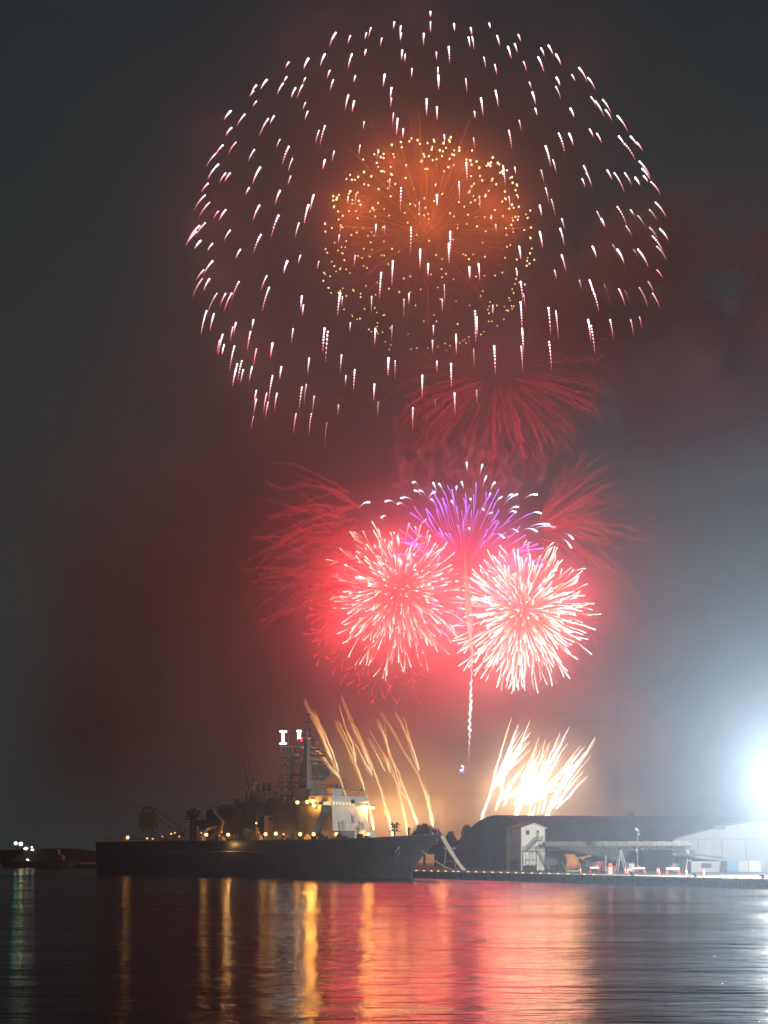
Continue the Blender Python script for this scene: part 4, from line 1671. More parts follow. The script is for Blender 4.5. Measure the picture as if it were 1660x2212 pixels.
# orange and white trestle barriers
bar0 = None
for i, (u, yb) in enumerate(((1288, 269), (1380, 261), (1454, 252))):
    p = P(u, 0, yb)
    lb = ('white and orange trestle barrier beside the first cone', 'white and orange trestle barrier under the tall lamp post', 'white and orange trestle barrier in front of the pale arched shed')[i]
    if bar0 is None:
        bar0 = thing('trestle_barrier', lb, 'barrier', (p.x, yb, 1.712), 0, 'trestle barriers on the quay')
        q = MB()
        q.box((-1.35, -.1, 1.15), (1.35, .1, 1.5))
        q.build('rail', M['white'], bar0)
        for x in (-1.25, 1.25):
            q = MB()
            q.tube([(x * .92, 0, 1.5), (x * 1.15, -.5, 0)], .07, 0, 5)
            q.tube([(x * .92, 0, 1.5), (x * 1.15, .5, 0)], .07, 0, 5)
            q.tube([(x * .8, 0, 1.2), (x * .85, 0, 0)], .06, 0, 5)
            q.build('leg', M['orange'], bar0)
        q = MB()
        q.cyl((-.25, 0, 1.5), (-.25, 0, 1.9), .13, 8)
        q.cyl((.15, 0, 1.5), (.15, 0, 1.85), .13, 8)
        q.build('beacon', M['orange'], bar0)
        o = bar0
    else:
        o = copy_tree(bar0)
        o.location = (p.x, yb, 1.712)
        o['label'] = lb
cp = thing('control_post', 'orange and white control cabinet with rails between the first two barriers', 'cabinet', P(1319, 1844, 267).xy.to_3d() + Vector((0, 0, 1.712)))
q = MB()
q.box((-.4, -.3, 0), (.4, .3, 1.5))
q.build('cabinet', M['white'], cp)
q = MB()
for x in (-.75, .75):
    q.tube([(x, -.5, 0), (x, -.5, 1.7)], .07, 0, 5)
for z in (.8, 1.6):
    q.tube([(-.75, -.5, z), (.75, -.5, z)], .07, 0, 5)
q.box((-.35, -.3, 1.503), (.35, .2, 2.3))
q.build('guard_rail', M['orange'], cp)

# ================================================================== TREES
def tree(name, label, u, Y, vtop, halfpx, n_cl, base_v=None, group='trees behind the quay'):
    px_ = Y / F
    ctr = P(u, 0, Y)
    ztop = P(0, vtop, Y).z
    rw = halfpx * px_
    h = ztop - G
    o = thing(name, label, 'tree', (ctr.x, Y, G), 0, group)
    q = MB()
    q.tube([(0, 0, 0), (.1, 0, h * .3), (-.1, .1, h * .6), (0, 0, h * .85)], [.45, .35, .22, .08], 0, 8)
    for k in range(9):
        a = R.uniform(0, 6.28)
        z0 = R.uniform(.28, .6) * h
        q.tube([(0, 0, z0), (math.cos(a) * rw * .4, math.sin(a) * rw * .4, z0 + h * .12), (math.cos(a) * rw * .75, math.sin(a) * rw * .7, z0 + h * .2)], [.16, .1, .04], 0, 5)
    q.build('trunk', M['bark'], o)
    q = MB()
    vs, fs = [], []
    for k in range(int(n_cl * 1.7)):
        # clump centres fill a dome, uneven
        while True:
            x, y, z = R.uniform(-1, 1), R.uniform(-1, 1), R.uniform(-.55, 1)
            r = x * x + y * y + z * z
            if .25 < r < 1:
                break
        cc = Vector((x * rw * .88, y * rw * .8, h * .56 + z * h * .40))
        cr_ = R.uniform(.09, .2) * rw + .35
        for j in range(46):
            d = Vector((R.gauss(0, 1), R.gauss(0, 1), R.gauss(0, .8)))
            d = d / max(.3, d.length) * cr_ * R.uniform(.5, 1.15)
            p = cc + d
            s = R.uniform(.2, .46)
            e1 = Vector((R.uniform(-1, 1), R.uniform(-1, 1), R.uniform(-1, 1))).normalized()
            e2 = e1.cross(Vector((R.uniform(-1, 1), R.uniform(-1, 1), R.uniform(-1, 1)))).normalized()
            n0 = len(vs)
            vs += [p - e1 * s, p + e2 * s * .6, p + e1 * s, p - e2 * s * .6]
            fs.append((n0, n0 + 1, n0 + 2, n0 + 3))
    q.add(vs, fs)
    q.build('crown', M['leaf'], o)


tree('round_tree', 'large round tree silhouetted right above the ship bow', 917, 425, 1780, 30, 90)
tree('round_tree', 'narrow tree touching the right side of the large round one', 943, 432, 1788, 16, 45)
tree('round_tree', 'dark tree rising at the left end of the warehouse roof', 1010, 430, 1779, 15, 60)
tree('round_tree', 'low dark tree between the bow trees and the warehouse', 974, 440, 1796, 20, 55)
tree('round_tree', 'low tree peeping over the warehouse gable', 1030, 440, 1787, 16, 45)

# ================================================================== LEFT: BOAT AND SHORE LAMP
bt = thing('harbour_boat', 'dim grey workboat with bright lamps on the far left water', 'boat', P(88, 0, 545).xy.to_3d())
kx = 545 / F
q = MB()
hl = [(-82, 0, 0), (-70, 4.5, 0), (60, 4.5, 0), (84, 0, 0)]
vs = []
for (x, w, _) in [(-78, 2.5, 0), (-60, 3.6, 0), (-20, 4, 0), (30, 4, 0), (60, 3, 0), (80, .2, 0)]:
    for s in (-1, 1):
        vs += [(x * kx, s * w * .8, -.3), (x * kx * (1.02), s * w, 2.4 + (1.2 if x > 50 else 0))]
fs = []
for i in range(5):
    a = i * 4
    fs += [(a, a + 4, a + 5, a + 1), (a + 2, a + 3, a + 7, a + 6), (a + 1, a + 5, a + 7, a + 3)]
fs += [(0, 1, 3, 2)]
q.add(vs, fs)
q.build('hull', M['dark'], bt)
q = MB()
q.add([(-60 * kx, -2.8, 2.4), (52 * kx, -2.8, 2.4), (52 * kx, 2.8, 2.4), (-60 * kx, 2.8, 2.4), (-45 * kx, -2.6, 5.6), (47 * kx, -2.6, 5.6), (47 * kx, 2.6, 5.6), (-45 * kx, 2.6, 5.6)],
      [(0, 1, 5, 4), (1, 2, 6, 5), (2, 3, 7, 6), (3, 0, 4, 7), (4, 5, 6, 7)])
q.box((-35 * kx, -2.2, 5.603), (40 * kx, 2.2, 8.0))
q.build('cabin', M['dark'], bt)
q = MB()
q.tube([(-30 * kx, 0, 8), (-43 * kx, 0, 11)], .12, 0, 5)
q.tube([(-20 * kx, 0, 8), (-20 * kx, 0, 13)], .1, 0, 5)
q.build('mast', M['dark'], bt)
YW = emit('boat_lamp', (.95, 1.0, .55), 4)
WW = emit('boat_deck_lamp', (1.0, .97, .85), 2.5)
for (u, v, r_, m_) in ((45, 1824, .85, YW), (53, 1834, .42, WW), (56, 1832, .4, WW), (60, 1833, .25, WW), (57, 1836, .3, WW), (69, 1831, .45, WW), (68, 1836.5, .35, WW), (71, 1836.5, .45, WW), (59, 1858, .42, WW), (61.5, 1859, .3, WW)):
    p = P(u, v, 541) - Vector(bt.location)
    q = MB().ball((p.x, p.y, p.z), r_, seg=10, rings=7)
    q.build('lamp', m_, bt, smooth=True)
lamp('boat_light', P(45, 1824, 540) - Vector(bt.location), 120, (.9, 1, .35), .5, bt)
sh = thing('shore_lamp', 'teal lamp on a pole at the far left shore', 'lamp', (P(8.7, 0, 800).x, 826, 1.0))
hh = P(0, 1822.6, 826).z - 1.0
MB().cyl((0, 0, 0), (0, 0, hh), .15, 6).build('pole', M['dark'], sh)
MB().ball((0, -.6, hh), 1.15, seg=10, rings=7).build('lamp_head', emit('teal_lamp', (.25, 1, .9), 5), sh, smooth=True)
lamp('shore_light', (0, -2, hh), 90, (.2, 1, .9), .5, sh)

# ================================================================== FIREWORKS
Y0 = 700.0
K = Y0 / F


def fp(u, v, dy=0.0):
    p = P(u, v, Y0)
    return Vector((p.x, Y0 + dy, p.z))


def pieces(root, name, mbs, material, cap=100, size=None):
    """the hundred largest pieces are parts; the rest of them one stuff part"""
    mbs = sorted(mbs, key=lambda m: -(size(m) if size else len(m.v)))
    for m in mbs[:cap]:
        m.build(name, material, root, heat=True)
    if len(mbs) > cap:
        q = MB()
        for m in mbs[cap:]:
            q.add(m.v, m.f, m.h)
        tag(q.build('spark_spray', material, root, heat=True), None, kind='stuff')


# --- 1. great white burst of falling stars
tx = """828,40 828,75 705,75 727,90 728,112 805,115 908,82 1028,80 965,95 970,125 958,128 625,95 610,112 505,112 500,118 555,122 662,130 1055,122 1127,118 1115,150 1092,160 1205,165 1230,155 1255,185 1195,195 1145,210 1010,195 1047,220 848,178 890,160 732,172 742,185 608,170 560,185 468,185 412,200 345,212 765,235 853,230 855,258 672,255 572,258 497,272 485,240 402,265 338,262 325,285 270,272 235,290 368,300 225,310 392,290 948,268 1050,310 1000,335 1165,280 1175,315 1258,265 1255,295 1310,255 1335,232 1365,265 1185,370 1305,370 1375,330 1390,345 1415,340 1425,375 1465,395 695,300 695,335 815,338 850,365 548,325 568,345 235,345 148,378 195,390 275,405 295,395 402,350 410,380 978,380 602,415 716,405 735,440 702,385 448,445 468,430 1130,410 1095,445 1265,455 1300,455 1370,440 1395,455 1470,465 1510,465 1530,485 150,435 165,485 120,495 100,520 315,475 345,500 228,510 500,515 468,545 588,495 650,510 875,460 975,470 1220,498 1245,545 1490,490 1540,550 1550,575 105,560 248,570 358,540 130,590 145,590 352,600 210,640 70,625 60,665 75,690 315,650 430,665 412,700 950,555 1075,565 1115,570 1205,580 1220,640 1240,680 1350,565 1360,590 1430,580 1455,590 1490,590 1525,605 1555,600 1580,620 1345,610 1595,690 245,700 310,735 380,760 105,720 130,715 40,770 60,760 30,790 45,820 85,830 145,785 250,800 180,850 690,610 728,640 790,690 850,665 925,620 995,670 1095,670 548,670 575,660 523,765 518,800 643,765 672,770 762,775 1035,735 1050,765 1200,700 1275,745 1270,780 1200,790 1395,720 1410,745 1465,705 1495,770 1510,715 1535,735 1575,715 1575,775 1610,780 1585,805 1600,840 1450,835 1465,850 1520,850 1535,850 1380,840 1275,870 1130,840 895,790 890,830 793,850 385,870 340,890 448,890 572,870 700,890 820,900 960,910 992,900 1250,920 1120,915 1135,960 1145,1000 1335,955 1370,955 1380,985 1420,970 1470,985 1490,990 1540,980 1570,960 1585,1000 1600,920 85,890 55,920 75,950 50,950 100,1000 130,1000 150,1000 175,960 270,940 278,980 65,1060 90,1070 390,1010 395,1040 520,1000 528,1010 628,1010 660,930 738,1020 755,1000 868,1020 875,970 980,1060 985,1080 1040,1040 1135,1030 1230,1050 1255,1060 1365,1090 1375,1110 1440,1090 1510,1090 1540,1080 225,1090 215,1130 165,1100 155,1115 120,1140 110,1160 160,1180 125,1175 235,1190 185,1230 170,1240 190,1260 165,1260 220,1250 290,1170 290,1280 320,1250 360,1120 467,1120 478,1130 415,1220 555,1100 525,1210 640,1120 697,1110 838,1110 835,1160 915,1140 685,1220 708,1230 850,1230 898,1240 975,1190 1045,1180 1140,1120 1137,1180 1232,1165 235,1330 235,1360 270,1340 275,1370 305,1340 225,1420 390,1320 405,1310 432,1350 540,1280 570,1260 637,1310 650,1370 515,1380 800,1280 845,1360 768,1390 910,1340 985,1330 370,1410 422,1410 475,1440"""
stars = [(405.1 + float(a.split(',')[0]) * .6345, float(a.split(',')[1]) * .6345) for a in tx.split()]
CU, CV, RU, RV = 930., 480., 520., 480.
fw1 = thing('white_star_shell', 'huge white firework burst of falling dotted stars at the top of the sky', 'firework', fp(CU, CV))
O1 = Vector(fw1.location)
WST = glow('white_star', [(0, (1, .10, .12)), (.3, (1, .36, .38)), (.6, (1, .74, .76)), (1, (1, .96, .98))], (.5, 4.5))
WST2 = glow('pink_star', [(0, (1, .08, .12)), (.35, (1, .30, .34)), (.7, (1, .66, .68)), (1, (1, .88, .92))], (.4, 5))
lst, lst2 = [], []
for (u, v) in stars:
    a, b2 = (u - CU) / RU, (v - CV) / RV
    if v > CV:
        b2 *= .93
    rr2 = a * a + b2 * b2
    dep = math.sqrt(max(.02, 1 - rr2)) * R.choice((-1, 1)) * RU * K
    dim = R.uniform(.6, 1) if v < 760 else max(.35, 1 - (v - 760) / 280)
    if u > 1330 and v > 560:
        dim *= .6
    q = MB()
    rim = min(1, math.sqrt(rr2))
    spine, sph = [], []
    # radial push dies away, then the star falls
    ru, rv = a, -b2
    L = R.uniform(.55, 1.4)
    nb = R.randint(8, 11)
    r1 = 34 * rim
    g1 = (36 + 14 * (1 - rim) + (14 if v > 600 else 0)) * L
    head = P(u, v, Y0 + dep) - O1
    push = (6 + 15 * rim) * L * (1 if v < 640 else .45)
    for k in range(nb):
        f = k / (nb - 1)
        # the tail is where the star goes next: still outwards a little, and more and more down
        du = ru * push * (1.25 * f - .25 * f * f)
        dv = g1 * .72 * (f * .8 + .2 * f * f) - rv * push * .35 * f
        p = head + Vector((du * K, 0, -dv * K))
        heat = max(0, (1 - f) ** .7) * dim
        rad_ = (1.3 * (1 - f) ** .5 + .6) * K * R.uniform(.85, 1.15) * (.6 + .4 * dim)
        if v > 900:
            rad_ *= .75
        q.ball(p, rad_, heat, 6, 4)
        spine.append(p)
        sph.append(heat * .5)
    q.tube(spine, .35 * K, sph, 4)
    (lst2 if (u < 640 and R.random() < .5) else lst).append(q)
pieces(fw1, 'star_trail', lst, WST, 70, lambda m: len(m.v))
for m in lst2[:30]:
    m.build('star_trail', WST2, fw1, heat=True)
if lst2[30:]:
    q = MB()
    for m in lst2[30:]:
        q.add(m.v, m.f, m.h)
    tag(q.build('spark_spray', WST2, fw1, heat=True), None, kind='stuff')

# --- 2. inner ball of golden points with thin rays
fw2 = thing('golden_point_shell', 'ball of golden points with thin orange rays inside the white burst', 'firework', fp(923, 525))
O2 = Vector(fw2.location)
GPT = glow('golden_point', [(0, (1, .35, .04)), (.5, (1, .62, .2)), (1, (1, .74, .34))], (1.0, 3.4))
RAY = glow('orange_ember', [(0, (1, .20, .03)), (1, (1, .25, .05))], (.2, 1.0))
cu, cv, ru_, rv_ = 923., 540., 232., 212.
pl = []
for k in range(390):
    while True:
        d = Vector((R.gauss(0, 1), R.gauss(0, 1), R.gauss(0, 1))).normalized()
        if R.random() < .35 + .65 * max(0, min(1, (d.z + .9) / 1.4)):
            break
    s = R.uniform(.9, 1.02)
    p = Vector((d.x * ru_ * K * s, d.y * ru_ * K * s, d.z * rv_ * K * s)) + Vector((0, 0, -(cv - 525) * K))
    hot = max(.2, min(1, .62 + .42 * d.z + R.uniform(-.15, .15)))
    rad_ = (1.2 + 1.0 * hot) * K * R.uniform(.75, 1.1)
    q = MB().ball(p, rad_, hot, 8, 5)
    q.sz = rad_
    pl.append(q)
pieces(fw2, 'golden_point', pl, GPT, 100, lambda m: m.sz)
rl_ = []
for k in range(170):
    while True:
        d = Vector((R.gauss(0, 1), R.gauss(0, 1), R.gauss(0, 1))).normalized()
        if d.z > -.35 or R.random() < .35:
            break
    s0, s1 = R.uniform(.12, .5), R.uniform(.95, 1.35 if d.z > 0 else 1.05)
    pts, hs, rs = [], [], []
    for i in range(7):
        f = s0 + (s1 - s0) * i / 6
        p = Vector((d.x * ru_ * f, d.y * ru_ * f, d.z * rv_ * f - 8 * f * f)) * K + Vector((0, 0, 20 * K))
        pts.append(p)
        w = math.sin(math.pi * min(1, .12 + .88 * i / 6))
        hs.append(max(0, .75 * w * (.55 + .45 * d.z)))
        rs.append((.12 + .30 * w) * K)
    rl_.append(MB().tube(pts, rs, hs, 4))
q = MB()
for m in rl_:
    q.add(m.v, m.f, m.h)
tag(q.build('ember_ray', RAY, fw2, heat=True), 'faint orange rays from the centre', kind='stuff')
for k in range(7):
    a = math.radians(10 + 160 * k / 6)
    lamp('burst_light', Vector((175 * K * math.cos(a), -12 + 20 * (k % 2), 10 * K + 155 * K * math.sin(a))), 0.17e5, (1, .14, .018), 7, fw2)
lamp('burst_light', Vector((0, -10, 20 * K)), .25e5, (1, .17, .025), 7, fw2)
# reddish light of the white stars on the left rim
for (u, v, e) in ((470, 330, 1.76e4), (440, 520, 2.08e4), (470, 640, 2.08e4), (530, 760, 2.08e4), (640, 160, 1.28e4), (900, 70, 1.44e4), (1250, 180, 0.96e4), (720, 90, 0.96e4)):
    lamp('star_light', fp(u, v, -20) - O1, e, (1, .16, .17), 10, fw1)


# --- smoke threads of spent shells
def threads(name, label, cu, cv, specs, col, dens, cat='firework smoke'):
    root = thing(name, label, cat, fp(cu, cv))
    m = bpy.data.materials.new(name + '_matter')
    m.use_nodes = True
    t_ = m.node_tree
    t_.nodes.clear()
    o_ = t_.nodes.new('ShaderNodeOutputMaterial')
    df = t_.nodes.new('ShaderNodeBsdfDiffuse')
    tl = t_.nodes.new('ShaderNodeBsdfTranslucent')
    tr = t_.nodes.new('ShaderNodeBsdfTransparent')
    for n_ in (df, tl):
        n_.inputs[0].default_value = (*col, 1)
    m1 = t_.nodes.new('ShaderNodeMixShader')
    t_.links.new(df.outputs[0], m1.inputs[1])
    t_.links.new(tl.outputs[0], m1.inputs[2])
    a_ = t_.nodes.new('ShaderNodeAttribute')
    a_.attribute_name = 'burn'
    lw_ = t_.nodes.new('ShaderNodeLayerWeight')
    lw_.inputs[0].default_value = .35
    fc = t_.nodes.new('ShaderNodeMath')
    fc.operation = 'SUBTRACT'
    fc.inputs[0].default_value = 1.0
    t_.links.new(lw_.outputs['Facing'], fc.inputs[1])
    ml = t_.nodes.new('ShaderNodeMath')
    ml.operation = 'MULTIPLY'
    t_.links.new(a_.outputs['Fac'], ml.inputs[0])
    t_.links.new(fc.outputs[0], ml.inputs[1])
    m2 = t_.nodes.new('ShaderNodeMixShader')
    t_.links.new(ml.outputs[0], m2.inputs[0])
    t_.links.new(tr.outputs[0], m2.inputs[1])
    t_.links.new(m1.outputs[0], m2.inputs[2])
    t_.links.new(m2.outputs[0], o_.inputs[0])
    ms = []
    for (pts, r0, r1, d0, d1) in specs:
        n_ = len(pts)
        w = [0, 0, 0]
        out = []
        for i, p in enumerate(pts):
            w = [x * .6 + R.gauss(0, 1) for x in w]
            a = .60 * (.25 + i / n_) * (r0 + r1)
            out.append(Vector(p) - Vector(root.location) + Vector(w) * a)
        rs = [(r0 + (r1 - r0) * i / (n_ - 1)) * R.uniform(.6, 1.35) for i in range(n_)]
        rs[-1] *= .3
        hs = [dens * (d0 + (d1 - d0) * i / (n_ - 1)) * (1 if i < n_ - 2 else .5) for i in range(n_)]
        ms.append(MB().tube(out, rs, hs, 6, .25))
    pieces(root, 'smoke_thread', ms, m, 100, lambda m_: len(m_.v))
    for o in root.children:
        o.data.polygons.foreach_set('use_smooth', [True] * len(o.data.polygons))
    return root


# 3. spent red shell under the great burst
sp_ = []
for k in range(230):
    th_ = R.uniform(-.35, math.pi + .35)          # direction in the plane of the sky, 0 = right, pi/2 = down
    depth = R.uniform(-.8, .8)
    side = math.cos(th_) * math.sqrt(1 - .6 * depth * depth)
    down = math.sin(th_)
    Lh = R.uniform(190, 260)
    f0 = R.uniform(.12, .4)
    dr = R.uniform(20, 75)
    sw_ = R.uniform(0, 6)
    pts = []
    for i in range(20):
        f = f0 + (1 - f0) * i / 19
        e = 1 - max(0.0, 1 - f) ** 1.35
        pts.append(fp(1072 + side * Lh * e + 2.2 * math.sin(i * 1.1 + sw_), 822 + down * 150 * e + dr * f ** 2, depth * Lh * K * e - 8))
    lo = .25 if down < .1 else .8
    sp_.append((pts, 1.3 * K, 2.2 * K, lo * .35, lo))
t3 = threads('spent_red_shell', 'drooping red smoke threads of a spent shell below the great burst', 1072, 828, sp_, (.8, .38, .38), .29)
lamp('added_red_light', Vector((0, -30, 0)), 0.4e5, (1, .07, .09), 14, t3)  # red lamps added to light the smoke threads of the spent shell
lamp('added_red_light', Vector((0, -60, -45)), 0.4e5, (1, .06, .08), 20, t3)
# 4. ragged threads left and right of the twin bursts
sp_ = []
for k in range(62):
    v0 = R.uniform(1160, 1345)
    L = R.uniform(110, 210)
    ang = R.uniform(-.35, .65)
    dr = R.uniform(10, 90)
    dy = R.uniform(-95, -55)
    u0 = 775 + R.uniform(-40, 20)
    pts = [fp(u0 - L * math.cos(ang) * f, v0 - L * math.sin(ang) * f + dr * f ** 2.2, dy) for f in [i / 14 for i in range(15)]]
    sp_.append((pts, 2.9 * K, 2.3 * K, .8, .3))
threads('ragged_smoke', 'ragged red smoke threads trailing out beside the pair of red bursts, curling down', 720, 1250, sp_, (.8, .36, .36), .31)
sp_ = []
for k in range(70):
    ang = R.uniform(-.45, 1.25)
    L = R.uniform(120, 215)
    dr = R.uniform(10, 70) * (1 if ang < .5 else .3)
    dy = R.uniform(-95, -55)
    pts = []
    for i in range(14):
        f = .15 + .85 * i / 13
        pts.append(fp(1125 + L * math.cos(ang) * f, 1215 - L * .95 * math.sin(ang) * f + dr * f ** 2.2, dy))
    sp_.append((pts, 1.8 * K, 2.8 * K, .7, .45))
threads('ragged_smoke', 'fan of thin red smoke threads spreading behind the densest red burst', 1180, 1160, sp_, (.8, .36, .36), .24)
# grey hanging smoke columns between the shells
sp_ = []
for k in range(16):
    u0, v0 = R.uniform(850, 1160), R.uniform(985, 1060)
    pts = [fp(u0 + 6 * math.sin(i * .9 + k), v0 + i * R.uniform(7, 9), -60) for i in range(13)]
    sp_.append((pts, 5.5 * K, 7.5 * K, .3, .55))
threads('hanging_smoke', 'grey green hanging smoke wisps above the violet palm burst', 1000, 1060, sp_, (.55, .62, .52), .26)


# --- bursts with burning stars
def burst(root, n_, cu, cv, ru0, ru1, fr0, width, drop, zbias, wig=0, pick=None, dscale=1.0):
    ms = []
    O = Vector(root.location)
    for k in range(n_):
        while True:
            d = Vector((R.gauss(0, 1), R.gauss(0, 1) * dscale, R.gauss(0, 1))).normalized()
            if pick is None or pick(d):
                break
        R1 = R.uniform(*ru1)
        R0 = R1 * R.uniform(*fr0)
        nseg = 11
        pts, rs, hs = [], [], []
        wph = R.uniform(0, 6)
        bright = R.uniform(.35, 1)
        side = Vector((d.z, 0, -d.x)) * R.uniform(-.10, .10)
        for i in range(nseg):
            f = i / (nseg - 1)
            r = R0 + (R1 - R0) * f
            x = (d.x + side.x * f * f) * r
            y = d.y * r
            z = (d.z + side.z * f * f) * r * zbias - drop * (r / R1) ** 2
            p = fp(cu + x, cv - z, y * K)
            if wig:
                s = wig * math.sin(f * 22 + wph)
                p = p + Vector((-d.z, 0, d.x)) * (s * K)
            pts.append(p - O)
            prof = .22 + .30 * f + (.75 * max(0, (f - .62) / .38) ** .8 if f < .96 else .45)
            rs.append(width * K * prof * R.uniform(.7, 1.25) * (.6 + .5 * bright))
            hs.append(min(1, (.04 + .5 * f + .5 * f ** 3) * (.55 + .5 * bright)))
        m = MB().tube(pts, rs, hs, 5)
        m.sz = sum((pts[i] - pts[i - 1]).length * rs[i] * (1 + abs(d.z)) for i in range(1, nseg))
        ms.append(m)
    return ms


# 5. left red burst
b5 = thing('crimson_burst', 'red firework burst with loose white stars and wavy red outer streaks', 'firework', fp(868, 1275))
RW = glow('red_white_star', [(0, (1, .14, .08)), (.25, (1, .34, .22)), (.6, (1, .72, .56)), (1, (1, .95, .92))], (1.2, 4.2))
RWL = glow('crimson_white_star', [(0, (1, .07, .06)), (.3, (1, .20, .15)), (.62, (1, .55, .42)), (.9, (1, .86, .76)), (1, (1, .96, .92))], (1.0, 2.8))
RW2 = glow('red_streak', [(0, (1, .02, .03)), (1, (1, .06, .06))], (.7, 1.6))
ms = burst(b5, 430, 862, 1280, 0, (60, 176), (.10, .85), 1.0, 12, 1.05)
for k in range(60):     # short comet heads in the inner ball
    while True:
        d = Vector((R.gauss(0, 1), R.gauss(0, 1), R.gauss(0, 1))).normalized()
        if d.z > -.6:
            break
    r = R.uniform(50, 140)
    p = fp(862 + d.x * r, 1262 - d.z * r, d.y * r * K)
    e = Vector((d.x, 0, d.z + .2)) * R.uniform(3, 9) * K
    q = MB().tube([p - e - b5.location, p - b5.location, p + e * .8 - b5.location], [.4 * K, 1.8 * K, 1.3 * K], [.3, .9, 1], 6)
    q.sz = e.length * 2 * K
    ms.append(q)
pieces(b5, 'burning_star', ms, RWL, 70, lambda m: m.sz)
wl_ = burst(b5, 85, 858, 1300, 0, (168, 215), (.84, .9), .95, 24, .95, 1.5, lambda d: (d.x < .25 and d.z < .3 and abs(d.y) < .75))
pieces(b5, 'wavy_streak', wl_, RW2, 30, lambda m: m.sz)
def scatter_lights(name, root, c, ru, rv, n_, e, col, r_, dy=25):
    """the light of a burst comes from its many stars: several lamps spread through it"""
    for k in range(n_):
        a = k * 2.399963
        f = math.sqrt((k + .5) / n_)
        p = fp(c[0] + ru * f * math.cos(a), c[1] - rv * f * math.sin(a), -dy * (1 - f) + (dy if k % 3 == 2 else 0))
        lamp(name, p - Vector(root.location), e / n_, col, r_, root)


scatter_lights('burst_light', b5, (885, 1290), 185, 140, 14, E_RED * 1.5, (1, .04, .055), 9)
# 6. right burst, dense
b6 = thing('blazing_burst', 'dense round firework burst of white hot streaks with red tips', 'firework', fp(1130, 1328))
ms = burst(b6, 600, 1130, 1325, 0, (70, 168), (.06, .75), 1.0, 12, 1.06, .5)
pieces(b6, 'burning_star', ms, RW, 70, lambda m: m.sz)
ms = burst(b6, 60, 1130, 1328, 0, (140, 165), (.78, .86), .9, 14, 1.0, .8, lambda d: d.z < .15)
pieces(b6, 'red_tip', ms, RW2, 30, lambda m: m.sz)
scatter_lights('burst_light', b6, (1125, 1320), 135, 115, 9, E_RED * 1.0, (1, .045, .075), 9)
# 7. violet palm with white curled tips
b7 = thing('violet_palm', 'violet palm firework with curled white tips above the twin bursts', 'firework', fp(1003, 1225))
VI = glow('violet_ray', [(0, (.9, .15, .55)), (.5, (.55, .16, .9)), (1, (.28, .22, 1.0))], (.7, 2.6))
ms = burst(b7, 110, 1003, 1232, 0, (120, 185), (.3, .5), 1.05, 0, 1.0, 0, lambda d: d.z > .1, .6)
pieces(b7, 'violet_ray', ms, VI, 60, lambda m: m.sz)
ms = burst(b7, 26, 1003, 1260, 0, (60, 130), (.35, .6), .8, 0, 1.0, 0, lambda d: d.z < -.1, .6)
pieces(b7, 'violet_ray', ms, VI, 20, lambda m: m.sz)
WT = glow('curled_tip', [(0, (.9, .6, .3)), (.35, (.45, .5, 1.0)), (.7, (.8, .92, 1)), (1, (.9, 1, .97))], (.5, 4.5))
tips = [(548, 740, 578, 805), (508, 770, 530, 825), (395, 805, 440, 845), (425, 812, 465, 850), (312, 865, 380, 880), (375, 875, 402, 893), (215, 900, 275, 912), (290, 880, 335, 893), (655, 768, 652, 808), (688, 760, 692, 815), (782, 762, 768, 815),
        (812, 803, 790, 862), (860, 848, 832, 905), (935, 830, 890, 885), (1010, 870, 930, 935), (975, 882, 940, 915), (1105, 930, 1030, 955), (1015, 945, 955, 975), (1145, 1000, 1075, 1010), (665, 845, 678, 885), (500, 835, 520, 860),
        (120, 1005, 60, 1038), (190, 972, 230, 970), (1200, 1060, 1070, 1080), (1230, 1085, 1100, 1095), (1120, 1110, 1040, 1100), (1345, 1140, 1290, 1110), (1330, 1200, 1270, 1145), (610, 935, 620, 962), (712, 965, 714, 985), (805, 965, 790, 950),
        (840, 890, 830, 910), (885, 900, 840, 935), (500, 940, 460, 985), (715, 1095, 720, 1115), (1005, 968, 960, 978), (1040, 1030, 980, 1020), (935, 1115, 880, 1095)]
ms = []
for (x0, y0, x1, y1) in tips:
    hu, hv = (1400 + x0 / 1.509) / 1.851, (1400 + y0 / 1.509) / 1.851
    tu, tv = (1400 + x1 / 1.509) / 1.851, (1400 + y1 / 1.509) / 1.851
    dy = R.uniform(-30, 30)
    pts, rs, hs = [], [], []
    for i in range(8):
        f = i / 7
        bend = math.sin(f * math.pi) * (-4 if abs(hu - tu) > 8 else -.5)
        pts.append(fp(tu + (hu - tu) * f, tv + (hv - tv) * f + bend, dy) - b7.location)
        rs.append((.35 + 1.8 * f ** 1.4 * (1 if i < 7 else .6)) * K)
        hs.append(f)
    q = MB().tube(pts, rs, hs, 6)
    q.ball(pts[-1], 2.0 * K, 1, 6, 4)
    q.sz = 1
    ms.append(q)
pieces(b7, 'curled_tip', ms, WT, 60)
lamp('burst_light', Vector((-22, -25, 22)), .11e5, (.7, .10, .75), 8, b7)
lamp('burst_light', Vector((22, -25, 18)), .11e5, (.7, .10, .75), 8, b7)


